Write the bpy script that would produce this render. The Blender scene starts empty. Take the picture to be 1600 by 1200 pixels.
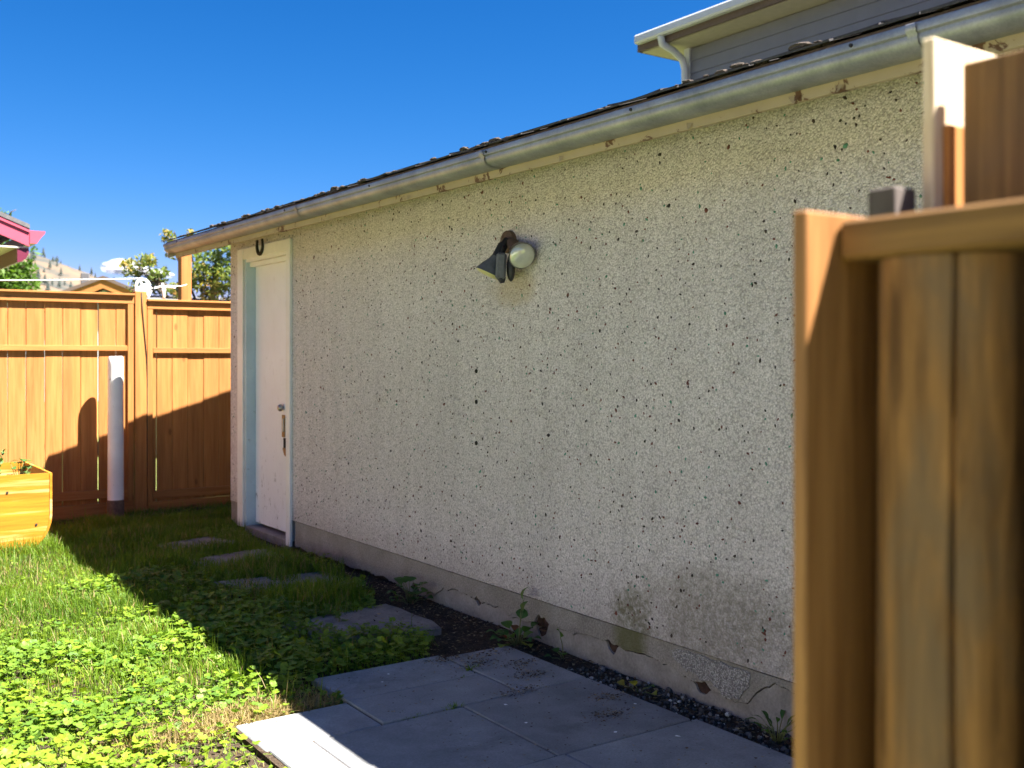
import bpy, bmesh, math, random
import numpy as np
from mathutils import Vector, Matrix

SC = bpy.context.scene
COL = SC.collection
rnd = random.Random(7)
rng = np.random.default_rng(11)
PI = math.pi

# ------------------------------------------------------------------ camera
EYE = 1.316
YAW = math.radians(34.87)
cam = bpy.data.cameras.new('camera')
camo = bpy.data.objects.new('camera', cam)
COL.objects.link(camo)
camo.location = (0, 0, EYE)
camo.rotation_euler = (PI / 2, 0, -YAW)
cam.sensor_width = 36
cam.lens = 36.675
cam.shift_y = -0.0275
cam.clip_start = 0.05
cam.clip_end = 6000
cam.dof.use_dof = True
cam.dof.focus_distance = 4.2
cam.dof.aperture_fstop = 4.0
SC.camera = camo

# ------------------------------------------------------------------ sky, sun, exposure
SUN = Vector((0.39, -0.51, 1.0)).normalized()
world = bpy.data.worlds.new('World')
SC.world = world
world.use_nodes = True
wn = world.node_tree
sky = wn.nodes.new('ShaderNodeTexSky')
sky.sky_type = 'NISHITA'
sky.sun_disc = False
sky.sun_elevation = math.asin(SUN.z)
sky.sun_rotation = math.atan2(SUN.x, SUN.y)
sky.altitude = 1200
sky.air_density = 1.0
sky.dust_density = 0.05
sky.ozone_density = 2.6
sp = wn.nodes.new('ShaderNodeSeparateColor'); cb = wn.nodes.new('ShaderNodeCombineColor')
wn.links.new(sky.outputs[0], sp.inputs[0])
for i, (p_, k_) in enumerate(((2.5, .0172), (1.2, .119), (1.0, .262))):     # the deep polarised blue of the whole sky
    m1 = wn.nodes.new('ShaderNodeMath'); m1.operation = 'POWER'; m1.inputs[1].default_value = p_
    m2 = wn.nodes.new('ShaderNodeMath'); m2.operation = 'MULTIPLY'; m2.inputs[1].default_value = k_
    wn.links.new(sp.outputs[i], m1.inputs[0]); wn.links.new(m1.outputs[0], m2.inputs[0]); wn.links.new(m2.outputs[0], cb.inputs[i])
wn.links.new(cb.outputs[0], wn.nodes['Background'].inputs[0])
wn.nodes['Background'].inputs[1].default_value = 0.10
sl = bpy.data.lights.new('sun', 'SUN')
sl.energy = 4.5
sl.angle = math.radians(0.53)
sl.color = (1.0, 0.95, 0.87)
so = bpy.data.objects.new('sun', sl)
COL.objects.link(so)
so.location = (4, -6, 12)
so.rotation_euler = (-SUN).to_track_quat('-Z', 'Y').to_euler()
SC.view_settings.view_transform = 'Standard'
SC.view_settings.look = 'None'
SC.view_settings.gamma = 1.0
SC.view_settings.use_curve_mapping = False
SC.view_settings.exposure = 2.70
SC.cycles.use_denoising = True
SC.cycles.max_bounces = 8
SC.cycles.transparent_max_bounces = 8
SC.cycles.caustics_reflective = False
SC.cycles.caustics_refractive = False

# ------------------------------------------------------------------ mesh helpers
class MB:
    def __init__(s):
        s.v = []; s.f = []
    def add(s, vs, fs):
        n = len(s.v)
        s.v += [tuple(v) for v in vs]
        s.f += [tuple(i + n for i in f) for f in fs]
        return s
    def box(s, x0, x1, y0, y1, z0, z1):
        return s.add([(x0,y0,z0),(x1,y0,z0),(x1,y1,z0),(x0,y1,z0),(x0,y0,z1),(x1,y0,z1),(x1,y1,z1),(x0,y1,z1)],
                     [(0,3,2,1),(4,5,6,7),(0,1,5,4),(1,2,6,5),(2,3,7,6),(3,0,4,7)])
    def cbox(s, x0, x1, y0, y1, z0, z1, b=0.003, M=None):
        """box with chamfered edges"""
        bm = bmesh.new()
        for x, sx in ((x0, 1), (x1, -1)):
            for y, sy in ((y0, 1), (y1, -1)):
                for z, sz in ((z0, 1), (z1, -1)):
                    bm.verts.new((x, y + sy*b, z + sz*b)); bm.verts.new((x + sx*b, y, z + sz*b)); bm.verts.new((x + sx*b, y + sy*b, z))
        bmesh.ops.convex_hull(bm, input=bm.verts[:])
        bmesh.ops.dissolve_limit(bm, angle_limit=0.02, verts=bm.verts[:], edges=bm.edges[:])
        bm.verts.index_update()
        vs = [v.co.copy() for v in bm.verts]
        if M is not None: vs = [M @ v for v in vs]
        s.add(vs, [tuple(v.index for v in f.verts) for f in bm.faces])
        bm.free()
        return s
    def tube(s, pts, rads, n=12, cap=True):
        pts = [Vector(p) for p in pts]
        rings = []
        up = None
        for i, p in enumerate(pts):
            d = (pts[min(i+1, len(pts)-1)] - pts[max(i-1, 0)]).normalized()
            if up is None:
                up = Vector((0,0,1)) if abs(d.z) < 0.9 else Vector((1,0,0))
            a = d.cross(up).normalized(); b = d.cross(a).normalized(); up = -b if False else up
            r = rads[i] if hasattr(rads, '__len__') else rads
            rings.append([p + a*(r*math.cos(2*PI*k/n)) + b*(r*math.sin(2*PI*k/n)) for k in range(n)])
        base = len(s.v)
        for R in rings: s.v += [tuple(q) for q in R]
        for i in range(len(rings)-1):
            for k in range(n):
                a0 = base+i*n+k; a1 = base+i*n+(k+1) % n
                s.f.append((a0, a1, a1+n, a0+n))
        if cap:
            s.f.append(tuple(base+k for k in range(n))[::-1])
            s.f.append(tuple(base+(len(rings)-1)*n+k for k in range(n)))
        return s
    def prism(s, poly, axis, a, b):
        """extrude a 2-D polygon along an axis: 'x' poly=(y,z), 'y' poly=(x,z), 'z' poly=(x,y)"""
        def P(p, t):
            return {'x': (t, p[0], p[1]), 'y': (p[0], t, p[1]), 'z': (p[0], p[1], t)}[axis]
        n = len(poly)
        vs = [P(p, a) for p in poly] + [P(p, b) for p in poly]
        fs = [tuple(range(n)), tuple(range(n, 2*n))[::-1]]
        fs += [(i, n+i, n+(i+1) % n, (i+1) % n) for i in range(n)]
        return s.add(vs, fs)
    def ico(s, c, r, sub=1, scale=(1,1,1), jit=0.0, R=None):
        bm = bmesh.new()
        bmesh.ops.create_icosphere(bm, subdivisions=sub, radius=1)
        bm.verts.index_update()
        vs = []
        for v in bm.verts:
            k = 1 + (rnd.random()-.5)*2*jit
            p = Vector((v.co.x*scale[0]*r*k, v.co.y*scale[1]*r*k, v.co.z*scale[2]*r*k))
            if R is not None: p = R @ p
            vs.append(p + Vector(c))
        s.add(vs, [tuple(v.index for v in f.verts) for f in bm.faces])
        bm.free()
        return s

WO = {}   # world origin of every object (no rotations anywhere in the parent chain)
def link(o, parent, origin):
    COL.objects.link(o)
    WO[o.name] = Vector(origin)
    if parent is not None:
        o.parent = parent
        o.location = Vector(origin) - WO[parent.name]
    else:
        o.location = origin
    return o

def tag(o, label=None, cat=None, group=None, kind=None):
    if label: o['label'] = label
    if cat: o['category'] = cat
    if group: o['group'] = group
    if kind: o['kind'] = kind
    return o

def thing(name, loc, label, cat, group=None):
    o = bpy.data.objects.new(name, None)
    o.empty_display_size = 0.1
    link(o, None, loc)
    return tag(o, label, cat, group)

def obj(name, mb, mat, parent=None, smooth=False, fixn=True, angle=None):
    V = np.array(mb.v, float)
    c = (V.min(0) + V.max(0)) / 2
    if parent is None: c[2] = V[:, 2].min()
    V = V - c
    me = bpy.data.meshes.new(name)
    me.from_pydata(V.tolist(), [], mb.f)
    if fixn:
        bm = bmesh.new(); bm.from_mesh(me)
        bmesh.ops.recalc_face_normals(bm, faces=bm.faces[:])
        bm.to_mesh(me); bm.free()
    if smooth:
        me.polygons.foreach_set('use_smooth', [True]*len(me.polygons))
        if angle: me.set_sharp_from_angle(angle=math.radians(angle))
    me.materials.append(mat)
    o = bpy.data.objects.new(name, me)
    return link(o, parent, c)

def copy_tree(o, loc, parent=None):
    c = o.copy(); COL.objects.link(c)
    c.location = loc
    WO[c.name] = Vector(loc)
    for ch in o.children:
        d = ch.copy(); COL.objects.link(d); d.parent = c
        for g in ch.children:
            e = g.copy(); COL.objects.link(e); e.parent = d
    return c

def rawmesh(name, V, F, mat, kind='stuff', attr=None, smooth=False, parent=None):
    """big numpy mesh: V (n,3), F (m,k) all the same k; attr = per-vertex float 'tint'"""
    V = np.asarray(V, np.float32); F = np.asarray(F, np.int32)
    me = bpy.data.meshes.new(name)
    me.vertices.add(len(V)); me.vertices.foreach_set('co', V.ravel())
    m, k = F.shape
    me.loops.add(m*k); me.loops.foreach_set('vertex_index', F.ravel())
    me.polygons.add(m)
    me.polygons.foreach_set('loop_start', np.arange(m, dtype=np.int32)*k)
    me.polygons.foreach_set('loop_total', np.full(m, k, np.int32))
    if smooth: me.polygons.foreach_set('use_smooth', np.ones(m, bool))
    me.update(calc_edges=True)
    if attr is not None:
        a = me.attributes.new('tint', 'FLOAT', 'POINT')
        a.data.foreach_set('value', np.asarray(attr, np.float32))
    me.materials.append(mat)
    o = bpy.data.objects.new(name, me)
    link(o, parent, (0, 0, 0) if parent is None else WO[parent.name])
    if parent is not None:
        V2 = V - np.array(WO[parent.name], np.float32)
        me.vertices.foreach_set('co', V2.ravel()); me.update()
    if kind: o['kind'] = kind
    return o

# value noise in numpy, for placing things
_T = rng.random((64, 64))
def vnoise(x, y, s):
    x = np.asarray(x)*s + 100; y = np.asarray(y)*s + 100
    xi = np.floor(x).astype(int); yi = np.floor(y).astype(int)
    fx = x-xi; fy = y-yi
    fx = fx*fx*(3-2*fx); fy = fy*fy*(3-2*fy)
    g = lambda a, b: _T[a % 64, b % 64]
    return (g(xi,yi)*(1-fx)+g(xi+1,yi)*fx)*(1-fy) + (g(xi,yi+1)*(1-fx)+g(xi+1,yi+1)*fx)*fy
def inpoly(x, y, poly):
    r = np.zeros(len(x), bool)
    n = len(poly)
    for i in range(n):
        x0, y0 = poly[i]; x1, y1 = poly[(i+1) % n]
        c = ((y0 > y) != (y1 > y)) & (x < (x1-x0)*(y-y0)/(y1-y0+1e-12)+x0)
        r ^= c
    return r

# ------------------------------------------------------------------ material helpers
class NT:
    def __init__(s, name, rough=0.7, metal=0.0, spec=0.4):
        s.m = bpy.data.materials.new(name); s.m.use_nodes = True
        s.t = s.m.node_tree; s.b = s.t.nodes['Principled BSDF']
        s.out = s.t.nodes['Material Output']
        s.set(s.b, 'Roughness', rough); s.set(s.b, 'Metallic', metal); s.set(s.b, 'Specular IOR Level', spec)
    def set(s, n, k, v):
        if isinstance(v, bpy.types.NodeSocket): s.t.links.new(v, n.inputs[k])
        else:
            if isinstance(v, tuple) and len(v) == 3 and n.inputs[k].type == 'RGBA': v = (*v, 1)
            n.inputs[k].default_value = v
    def n(s, t, **kw):
        return s.t.nodes.new(t)
    def coord(s, which='Object'):
        return s.n('ShaderNodeTexCoord').outputs[which]
    def pos(s):
        return s.n('ShaderNodeNewGeometry').outputs['Position']
    def rand(s):
        return s.n('ShaderNodeObjectInfo').outputs['Random']
    def vadd(s, a, b):
        n = s.n('ShaderNodeVectorMath'); n.operation = 'ADD'; s.set(n, 0, a); s.set(n, 1, b); return n.outputs[0]
    def vmul(s, a, b):
        n = s.n('ShaderNodeVectorMath'); n.operation = 'MULTIPLY'; s.set(n, 0, a); s.set(n, 1, b); return n.outputs[0]
    def vdist(s, a, b):
        n = s.n('ShaderNodeVectorMath'); n.operation = 'DISTANCE'; s.set(n, 0, a); s.set(n, 1, b); return n.outputs['Value']
    def xyz(s, v):
        n = s.n('ShaderNodeSeparateXYZ'); s.set(n, 0, v); return n.outputs
    def comb(s, x, y, z):
        n = s.n('ShaderNodeCombineXYZ'); s.set(n, 0, x); s.set(n, 1, y); s.set(n, 2, z); return n.outputs[0]
    def math(s, op, a, b=0.0, clamp=False):
        n = s.n('ShaderNodeMath'); n.operation = op; n.use_clamp = clamp; s.set(n, 0, a); s.set(n, 1, b); return n.outputs[0]
    def noise(s, v, scale, detail=4, rough=0.55, dist=0.0, out='Fac'):
        n = s.n('ShaderNodeTexNoise'); s.set(n, 'Vector', v); s.set(n, 'Scale', scale); s.set(n, 'Detail', detail)
        s.set(n, 'Roughness', rough); s.set(n, 'Distortion', dist); return n.outputs[out]
    def voro(s, v, scale, out='Distance', feat='F1', rand=1.0):
        n = s.n('ShaderNodeTexVoronoi'); n.feature = feat; s.set(n, 'Vector', v); s.set(n, 'Scale', scale); s.set(n, 'Randomness', rand)
        return n.outputs[out]
    def ramp(s, f, stops, interp='LINEAR'):
        n = s.n('ShaderNodeValToRGB'); n.color_ramp.interpolation = interp
        e = n.color_ramp.elements
        while len(e) > 1: e.remove(e[-1])
        for i, (p, c) in enumerate(stops):
            if not isinstance(c, tuple): c = (c, c, c)
            el = e[0] if i == 0 else e.new(p)
            el.position = p; el.color = (*c, 1)
        s.set(n, 0, f); return n.outputs[0]
    def mix(s, f, a, b, mode='MIX'):
        n = s.n('ShaderNodeMix'); n.data_type = 'RGBA'; n.blend_type = mode
        s.set(n, 0, f)
        for k, v in ((6, a), (7, b)):
            if isinstance(v, tuple): n.inputs[k].default_value = (*v, 1) if len(v) == 3 else v
            else: s.t.links.new(v, n.inputs[k])
        return n.outputs[2]
    def bump(s, h, strength=0.5, dist=0.01, normal=None):
        n = s.n('ShaderNodeBump'); s.set(n, 'Strength', strength); s.set(n, 'Distance', dist); s.set(n, 'Height', h)
        if normal is not None: s.set(n, 'Normal', normal)
        return n.outputs[0]
    def color(s, c): s.set(s.b, 'Base Color', c)
    def normal(s, n): s.set(s.b, 'Normal', n)

def wood(name, light, dark, axis='z', rough=0.7, vary=0.25, grain=0.35, knots=True, fresh=None, freshamt=0.0, grime=None):
    g = NT(name, rough, 0, 0.3)
    c = g.coord()
    r = g.rand()
    off = g.comb(g.math('MULTIPLY', r, 31.7), g.math('MULTIPLY', r, 17.3), g.math('MULTIPLY', r, 53.1))
    v = g.vadd(c, off)
    k = 0.05
    sc = {'x': (k, 1, 1), 'y': (1, k, 1), 'z': (1, 1, k)}[axis]
    vs = g.vmul(v, sc)
    f1 = g.noise(vs, 55, 5, 0.6, 0.6)
    f2 = g.noise(vs, 14, 3, 0.5, 0.3)
    col = g.ramp(f1, [(0.30, dark), (0.62, light)])
    tone = g.ramp(f2, [(0.3, 0.80), (0.7, 1.15)])
    col = g.mix(1.0, col, tone, 'MULTIPLY')
    h = f1
    if knots:
        sk = {'x': (0.45, 1, 1), 'y': (1, 0.45, 1), 'z': (1, 1, 0.45)}[axis]
        kd = g.voro(g.vmul(v, sk), 5.5)
        km = g.ramp(kd, [(0.045, 1.0), (0.10, 0.0)])
        col = g.mix(g.math('MULTIPLY', km, 0.65), col, tuple(x*0.45 for x in dark))
    if fresh is not None:
        fm = g.ramp(g.noise(vs, 9, 5, 0.65, 0.4), [(0.60-0.25*freshamt, 0.0), (0.68-0.15*freshamt, 1.0)])
        col = g.mix(fm, col, fresh)
    var = g.ramp(r, [(0.0, 1-vary), (1.0, 1+vary*0.6)])
    col = g.mix(1.0, col, var, 'MULTIPLY')
    if grime is not None:     # weathering: a grey patina in blotches
        gm = g.ramp(g.noise(v, 6, 5, 0.6), [(0.45, 0.0), (0.7, 1.0)])
        col = g.mix(g.math('MULTIPLY', gm, grime[1]), col, grime[0])
    g.color(col)
    g.normal(g.bump(h, grain, 0.004))
    return g.m

def plain(name, col, rough=0.6, metal=0.0, spot=0.25, scale=12, bump=0.0, spec=0.4):
    g = NT(name, rough, metal, spec)
    f = g.noise(g.coord(), scale, 5, 0.6)
    g.color(g.mix(1.0, col, g.ramp(f, [(0.3, 1-spot), (0.7, 1+spot*0.5)]), 'MULTIPLY'))
    if bump: g.normal(g.bump(f, bump, 0.005))
    return g.m

M = {}
STAIN_L, STAIN_D = (0.43, 0.182, 0.050), (0.335, 0.125, 0.029)
for ax in 'xyz':
    M['stain_'+ax] = wood('stained_wood_'+ax, STAIN_L, STAIN_D, ax, 0.72, 0.10, 0.2)
for ax in 'yz':
    M['fore_'+ax] = wood('weathered_wood_'+ax, (0.265, 0.140, 0.048), (0.11, 0.052, 0.017), ax, 0.8, 0.10, 0.6, True, None, 0, ((0.13, 0.085, 0.05), 0.5))
M['pale_z'] = wood('pale_wood', (0.74, 0.60, 0.43), (0.56, 0.40, 0.24), 'z', 0.8, 0.08, 0.4, False)  # paler than the other near-fence wood
M['end_board'] = wood('cream_brown_board', (0.33, 0.156, 0.054), (0.18, 0.074, 0.022), 'z', 0.5, 0.0, 0.5, False)
M['grey_wood'] = wood('grey_wood', (0.12, 0.10, 0.09), (0.06, 0.045, 0.04), 'z', 0.85, 0.1, 0.6)
M['ply'] = wood('plywood', (0.44, 0.195, 0.016), (0.36, 0.136, 0.010), 'x', 0.5, 0.02, 0.25, True, (0.56, 0.38, 0.14), 0.30)

# stucco: pebble-dash with stains
def stucco():
    g = NT('pebble_dash_stucco', 0.9, 0, 0.25)
    p = g.pos()
    q = g.vadd(p, g.vmul(g.noise(p, 40, 2, 0.5, 0, 'Color'), (0.012, 0.012, 0.012)))
    cellc = g.voro(q, 118, 'Color')
    d = g.voro(q, 118, 'Distance')
    d2 = g.voro(p, 260, 'Distance')
    cell = g.xyz(cellc)[0]
    col = g.ramp(cell, [(0.0, (0.52, 0.50, 0.465)), (0.35, (0.70, 0.675, 0.635)), (0.75, (0.78, 0.755, 0.715)), (1.0, (0.90, 0.88, 0.84))])
    crev = g.ramp(d, [(0.3, 1.0), (0.85, 0.66)])
    col = g.mix(1.0, col, crev, 'MULTIPLY')
    broad = g.ramp(g.noise(p, 1.4, 4, 0.6), [(0.3, (0.97, 0.92, 0.955)), (0.7, (1.06, 1.01, 1.05))])
    col = g.mix(1.0, col, broad, 'MULTIPLY')
    strk = g.ramp(g.noise(g.vmul(p, (1, 1, .10)), 9, 5, .65), [(.35, .93), (.65, 1.04)])
    col = g.mix(1.0, col, strk, 'MULTIPLY')
    X = g.xyz(p); Y, Z = X[1], X[2]
    nz = g.noise(p, 7, 5, 0.65)
    nf = g.noise(p, 45, 3, 0.6)
    def blob(y, z, ry, rz, wob=0.6):
        a = g.math('DIVIDE', g.math('SUBTRACT', Y, y), ry); b = g.math('DIVIDE', g.math('SUBTRACT', Z, z), rz)
        r2 = g.math('ADD', g.math('MULTIPLY', a, a), g.math('MULTIPLY', b, b))
        r2 = g.math('ADD', r2, g.math('MULTIPLY', g.math('SUBTRACT', nz, 0.5), wob*4))
        return g.ramp(r2, [(0.15, 1.0), (1.0, 0.0)])
    # green algae at the foot, brown damp to its right, rust under the lamp, darker brownish tone towards the foot
    al = g.math('MULTIPLY', blob(3.24, 0.23, 0.13, 0.17), g.ramp(nf, [(0.35, 0.25), (0.6, 1.0)]))
    col = g.mix(g.math('MULTIPLY', al, 0.8), col, (0.11, 0.11, 0.025))
    dm = g.math('MULTIPLY', blob(2.75, 0.33, 0.62, 0.22), g.ramp(nf, [(0.3, 0.35), (0.6, 1.0)]))
    col = g.mix(g.math('MULTIPLY', dm, 0.62), col, (0.19, 0.165, 0.115))
    rs = blob(4.10, 1.63, 0.22, 0.10)
    col = g.mix(g.math('MULTIPLY', rs, 0.4), col, (0.47, 0.36, 0.17))
    ft = g.ramp(g.math('ADD', Z, g.math('MULTIPLY', g.math('SUBTRACT', nz, 0.5), 0.22)), [(0.10, 1.0), (0.36, 0.0)])
    col = g.mix(g.math('MULTIPLY', ft, 0.45), col, (0.25, 0.225, 0.19))
    g.color(col)
    h = g.math('SUBTRACT', 1.0, d)
    b1 = g.bump(h, 0.8, 0.007)
    b2 = g.bump(g.noise(p, 55, 3, 0.65), 0.75, 0.010, b1)
    g.normal(g.bump(d2, 0.3, 0.002, b2))
    return g.m
M['stucco'] = stucco()

def band_mat():
    g = NT('foundation_stucco', 0.92, 0, 0.2)
    p = g.pos()
    d = g.voro(p, 210, 'Distance')
    col = g.ramp(g.noise(p, 120, 3, 0.7), [(0.3, (0.21, 0.195, 0.18)), (0.7, (0.40, 0.38, 0.355))])
    nz = g.noise(p, 6, 5, 0.6)
    col = g.mix(1.0, col, g.ramp(nz, [(0.3, (0.72, 0.70, 0.66)), (0.7, (1.05, 1.03, 1.0))]), 'MULTIPLY')
    X = g.xyz(p)
    a = g.math('DIVIDE', g.math('SUBTRACT', X[1], 3.26), 0.12)
    r2 = g.math('ADD', g.math('MULTIPLY', a, a), g.math('MULTIPLY', g.math('SUBTRACT', nz, 0.5), 2.0))
    col = g.mix(g.math('MULTIPLY', g.ramp(r2, [(0.2, 1.0), (1.0, 0.0)]), 0.75), col, (0.10, 0.10, 0.022))
    g.color(col)
    g.normal(g.bump(g.noise(p, 60, 3, 0.6), 0.4, 0.004, g.bump(d, 0.6, 0.004)))
    return g.m
M['band'] = band_mat()
def coarse_mat():
    g = NT('coarse_pale_render', 0.9, 0, 0.25)
    p = g.pos()
    c = g.xyz(g.voro(p, 190, 'Color'))[0]; d = g.voro(p, 190)
    g.color(g.mix(1.0, g.ramp(c, [(0, (0.26, 0.24, 0.23)), (0.5, (0.42, 0.40, 0.385)), (1, (0.60, 0.58, 0.56))]), g.ramp(d, [(0.2, 1.0), (0.9, 0.5)]), 'MULTIPLY'))
    g.normal(g.bump(d, 1.0, 0.006))
    return g.m
M['coarse'] = coarse_mat()
def concrete(name, a, b, scale=9, fine=90, bump=0.3, rough=0.9):
    g = NT(name, rough, 0, 0.25)
    p = g.pos()
    col = g.ramp(g.noise(p, scale, 6, 0.65), [(0.3, a), (0.7, b)])
    col = g.mix(1.0, col, g.ramp(g.noise(p, fine, 3, 0.7), [(0.3, 0.82), (0.7, 1.12)]), 'MULTIPLY')
    col = g.mix(1.0, col, g.ramp(g.rand(), [(0.0, 0.86), (1.0, 1.10)]), 'MULTIPLY')
    st = g.ramp(g.noise(p, 3.3, 6, 0.7, 0.8), [(0.56, 0.0), (0.70, 1.0)])
    col = g.mix(g.math('MULTIPLY', st, 0.45), col, tuple(x*0.45 for x in a))
    g.color(col)
    g.normal(g.bump(g.noise(p, fine*1.5, 3, 0.7), bump, 0.004))
    return g.m
M['concrete'] = concrete('old_concrete', (0.21, 0.19, 0.175), (0.34, 0.315, 0.295))
M['concrete_dark'] = concrete('crack_shade_footing', (0.05, 0.04, 0.033), (0.11, 0.085, 0.065))  # dark colour stands for the shade inside the cracks of the coat
M['slab'] = concrete('paving_concrete', (0.20, 0.203, 0.208), (0.31, 0.313, 0.317), 5, 140, 0.22)
M['stone'] = concrete('stepping_stone_grey', (0.15, 0.135, 0.125), (0.29, 0.265, 0.24), 9, 80, 0.4)
M['brick'] = plain('old_red_brick', (0.060, 0.032, 0.024), 0.9, 0, 0.8, 30, 0.5)
def white_door():
    g = NT('old_white_paint', 0.5, 0, 0.45)
    p = g.pos()
    col = g.mix(g.ramp(g.noise(p, 2.2, 4, 0.6), [(0.35, 0.0), (0.65, 1.0)]), (0.84, 0.85, 0.89), (0.79, 0.79, 0.82))
    Z = g.xyz(p)[2]
    low = g.ramp(Z, [(0.02, 1.0), (0.45, 0.35), (1.2, 0.12)])
    sc = g.ramp(g.noise(g.vmul(p, (1, 1, 0.45)), 17, 7, 0.72, 1.4), [(0.585, 0.0), (0.64, 1.0)])
    col = g.mix(g.math('MULTIPLY', sc, low), col, (0.16, 0.145, 0.14))
    st = g.ramp(g.noise(g.vmul(p, (1, 1, 0.12)), 30, 5, 0.7), [(0.55, 0.0), (0.75, 1.0)])
    col = g.mix(g.math('MULTIPLY', st, g.math('MULTIPLY', low, 0.35)), col, (0.36, 0.33, 0.31))
    g.color(col)
    g.normal(g.bump(g.noise(g.vmul(p, (1, 1, 0.2)), 60, 4, 0.6), 0.12, 0.003))
    return g.m
M['door'] = white_door()
def chipped(name, col, under, thr=0.66, scale=30, rough=0.5):
    g = NT(name, rough, 0, 0.4)
    p = g.pos()
    c = g.mix(1.0, col, g.ramp(g.noise(p, 4, 4, 0.6), [(0.3, 0.88), (0.7, 1.06)]), 'MULTIPLY')
    m = g.ramp(g.noise(p, scale, 6, 0.68, 0.6), [(thr, 0.0), (thr+0.03, 1.0)])
    g.color(g.mix(m, c, under))
    g.normal(g.bump(g.math('SUBTRACT', 1.0, m), 0.5, 0.002))
    return g.m
M['trim'] = chipped('white_trim_paint', (0.80, 0.79, 0.77), (0.20, 0.17, 0.15), 0.68)
M['blue'] = chipped('pale_blue_paint', (0.47, 0.59, 0.645), (0.16, 0.17, 0.17), 0.64, 22)
M['fascia'] = chipped('peeling_cream_paint', (0.40, 0.325, 0.22), (0.12, 0.062, 0.035), 0.585, 9, 0.7)
M['polewhite'] = chipped('white_pole_paint', (0.82, 0.82, 0.83), (0.13, 0.11, 0.10), 0.685, 34)
def galv():
    g = NT('galvanised_steel', 0.42, 0.45, 0.5)
    p = g.pos()
    col = g.ramp(g.noise(p, 7, 5, 0.6), [(0.3, (0.225, 0.235, 0.26)), (0.7, (0.385, 0.39, 0.415))])
    col = g.mix(1.0, col, g.ramp(g.noise(p, 120, 2, 0.6), [(0.3, 0.88), (0.7, 1.06)]), 'MULTIPLY')
    ru = g.ramp(g.noise(p, 5, 6, 0.7, 0.5), [(0.64, 0.0), (0.74, 1.0)])
    col = g.mix(g.math('MULTIPLY', ru, 0.45), col, (0.16, 0.12, 0.09))
    g.color(col)
    g.set(g.b, 'Roughness', g.xyz(g.ramp(g.noise(p, 20, 4, 0.6), [(0.3, 0.42), (0.7, 0.58)]))[0])
    return g.m
M['galv'] = galv()
M['shingle'] = plain('dark_asphalt_shingle', (0.065, 0.060, 0.062), 0.95, 0, 0.5, 80, 0.6)
M['moss'] = plain('dry_moss', (0.085, 0.066, 0.052), 1.0, 0, 0.5, 150, 0.8)
M['iron'] = plain('dark_iron', (0.03, 0.026, 0.024), 0.7, 0.2, 0.4, 60, 0.3)
M['rustplate'] = plain('worn_brass_plate', (0.33, 0.19, 0.075), 0.55, 0.2, 0.5, 60)
M['knob'] = plain('dull_metal', (0.35, 0.34, 0.33), 0.35, 0.8, 0.2)
M['black'] = plain('black_hole', (0.012, 0.011, 0.010), 0.9, 0, 0.2)
M['lampgrey'] = plain('grey_lamp_housing', (0.12, 0.123, 0.13), 0.55, 0.0, 0.25, 40)
M['lampdark'] = plain('dark_plastic', (0.030, 0.030, 0.032), 0.5, 0.0, 0.25, 40)
M['rusty'] = plain('rusty_brown_metal', (0.15, 0.095, 0.07), 0.7, 0.2, 0.4, 40)
M['lens'] = plain('frosted_lamp_glass', (0.62, 0.63, 0.56), 0.10, 0.25, 0.15, 20, 0.0, 0.8)
M['lampsilver'] = plain('silvered_lamp_glass', (0.20, 0.20, 0.19), 0.3, 0.6, 0.15)
M['lensyellow'] = plain('yellow_lamp_glass', (0.62, 0.58, 0.30), 0.3, 0.0, 0.12, 20)  # pale yellow glass, left lamp only
M['whitemetal'] = plain('white_metal', (0.80, 0.80, 0.80), 0.4, 0.0, 0.06)
M['whiterope'] = plain('white_line', (0.75, 0.75, 0.72), 0.6)
M['burgundy_lit'] = plain('sunlit_burgundy', (0.44, 0.070, 0.115), 0.5, 0, 0.06)  # lighter copy of the burgundy, sunlight put into the colour of sun-facing parts
M['burgundy'] = plain('burgundy_metal', (0.14, 0.020, 0.045), 0.4, 0, 0.1)
M['soffit'] = plain('cream_soffit', (0.62, 0.56, 0.47), 0.7, 0, 0.08)
M['tan'] = plain('tan_siding', (0.45, 0.40, 0.33), 0.8, 0, 0.1)
M['siding'] = plain('grey_vinyl_siding', (0.165, 0.165, 0.195), 0.55, 0, 0.08, 6)
M['guttergrey'] = plain('light_grey_metal', (0.52, 0.53, 0.56), 0.5, 0, 0.06)
M['roofbrown'] = plain('brown_roof', (0.12, 0.085, 0.07), 0.9, 0, 0.3, 40)
M['roofgrey'] = plain('grey_roof', (0.13, 0.125, 0.13), 0.9, 0, 0.3, 40)
M['bark'] = plain('bark', (0.13, 0.095, 0.065), 0.9, 0, 0.4, 30, 0.6)
M['cable'] = plain('black_cable', (0.02, 0.02, 0.02), 0.6)
M['planter_soil'] = plain('potting_soil', (0.045, 0.030, 0.020), 1.0, 0, 0.5, 60, 0.8)
M['gravel'] = None

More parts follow.
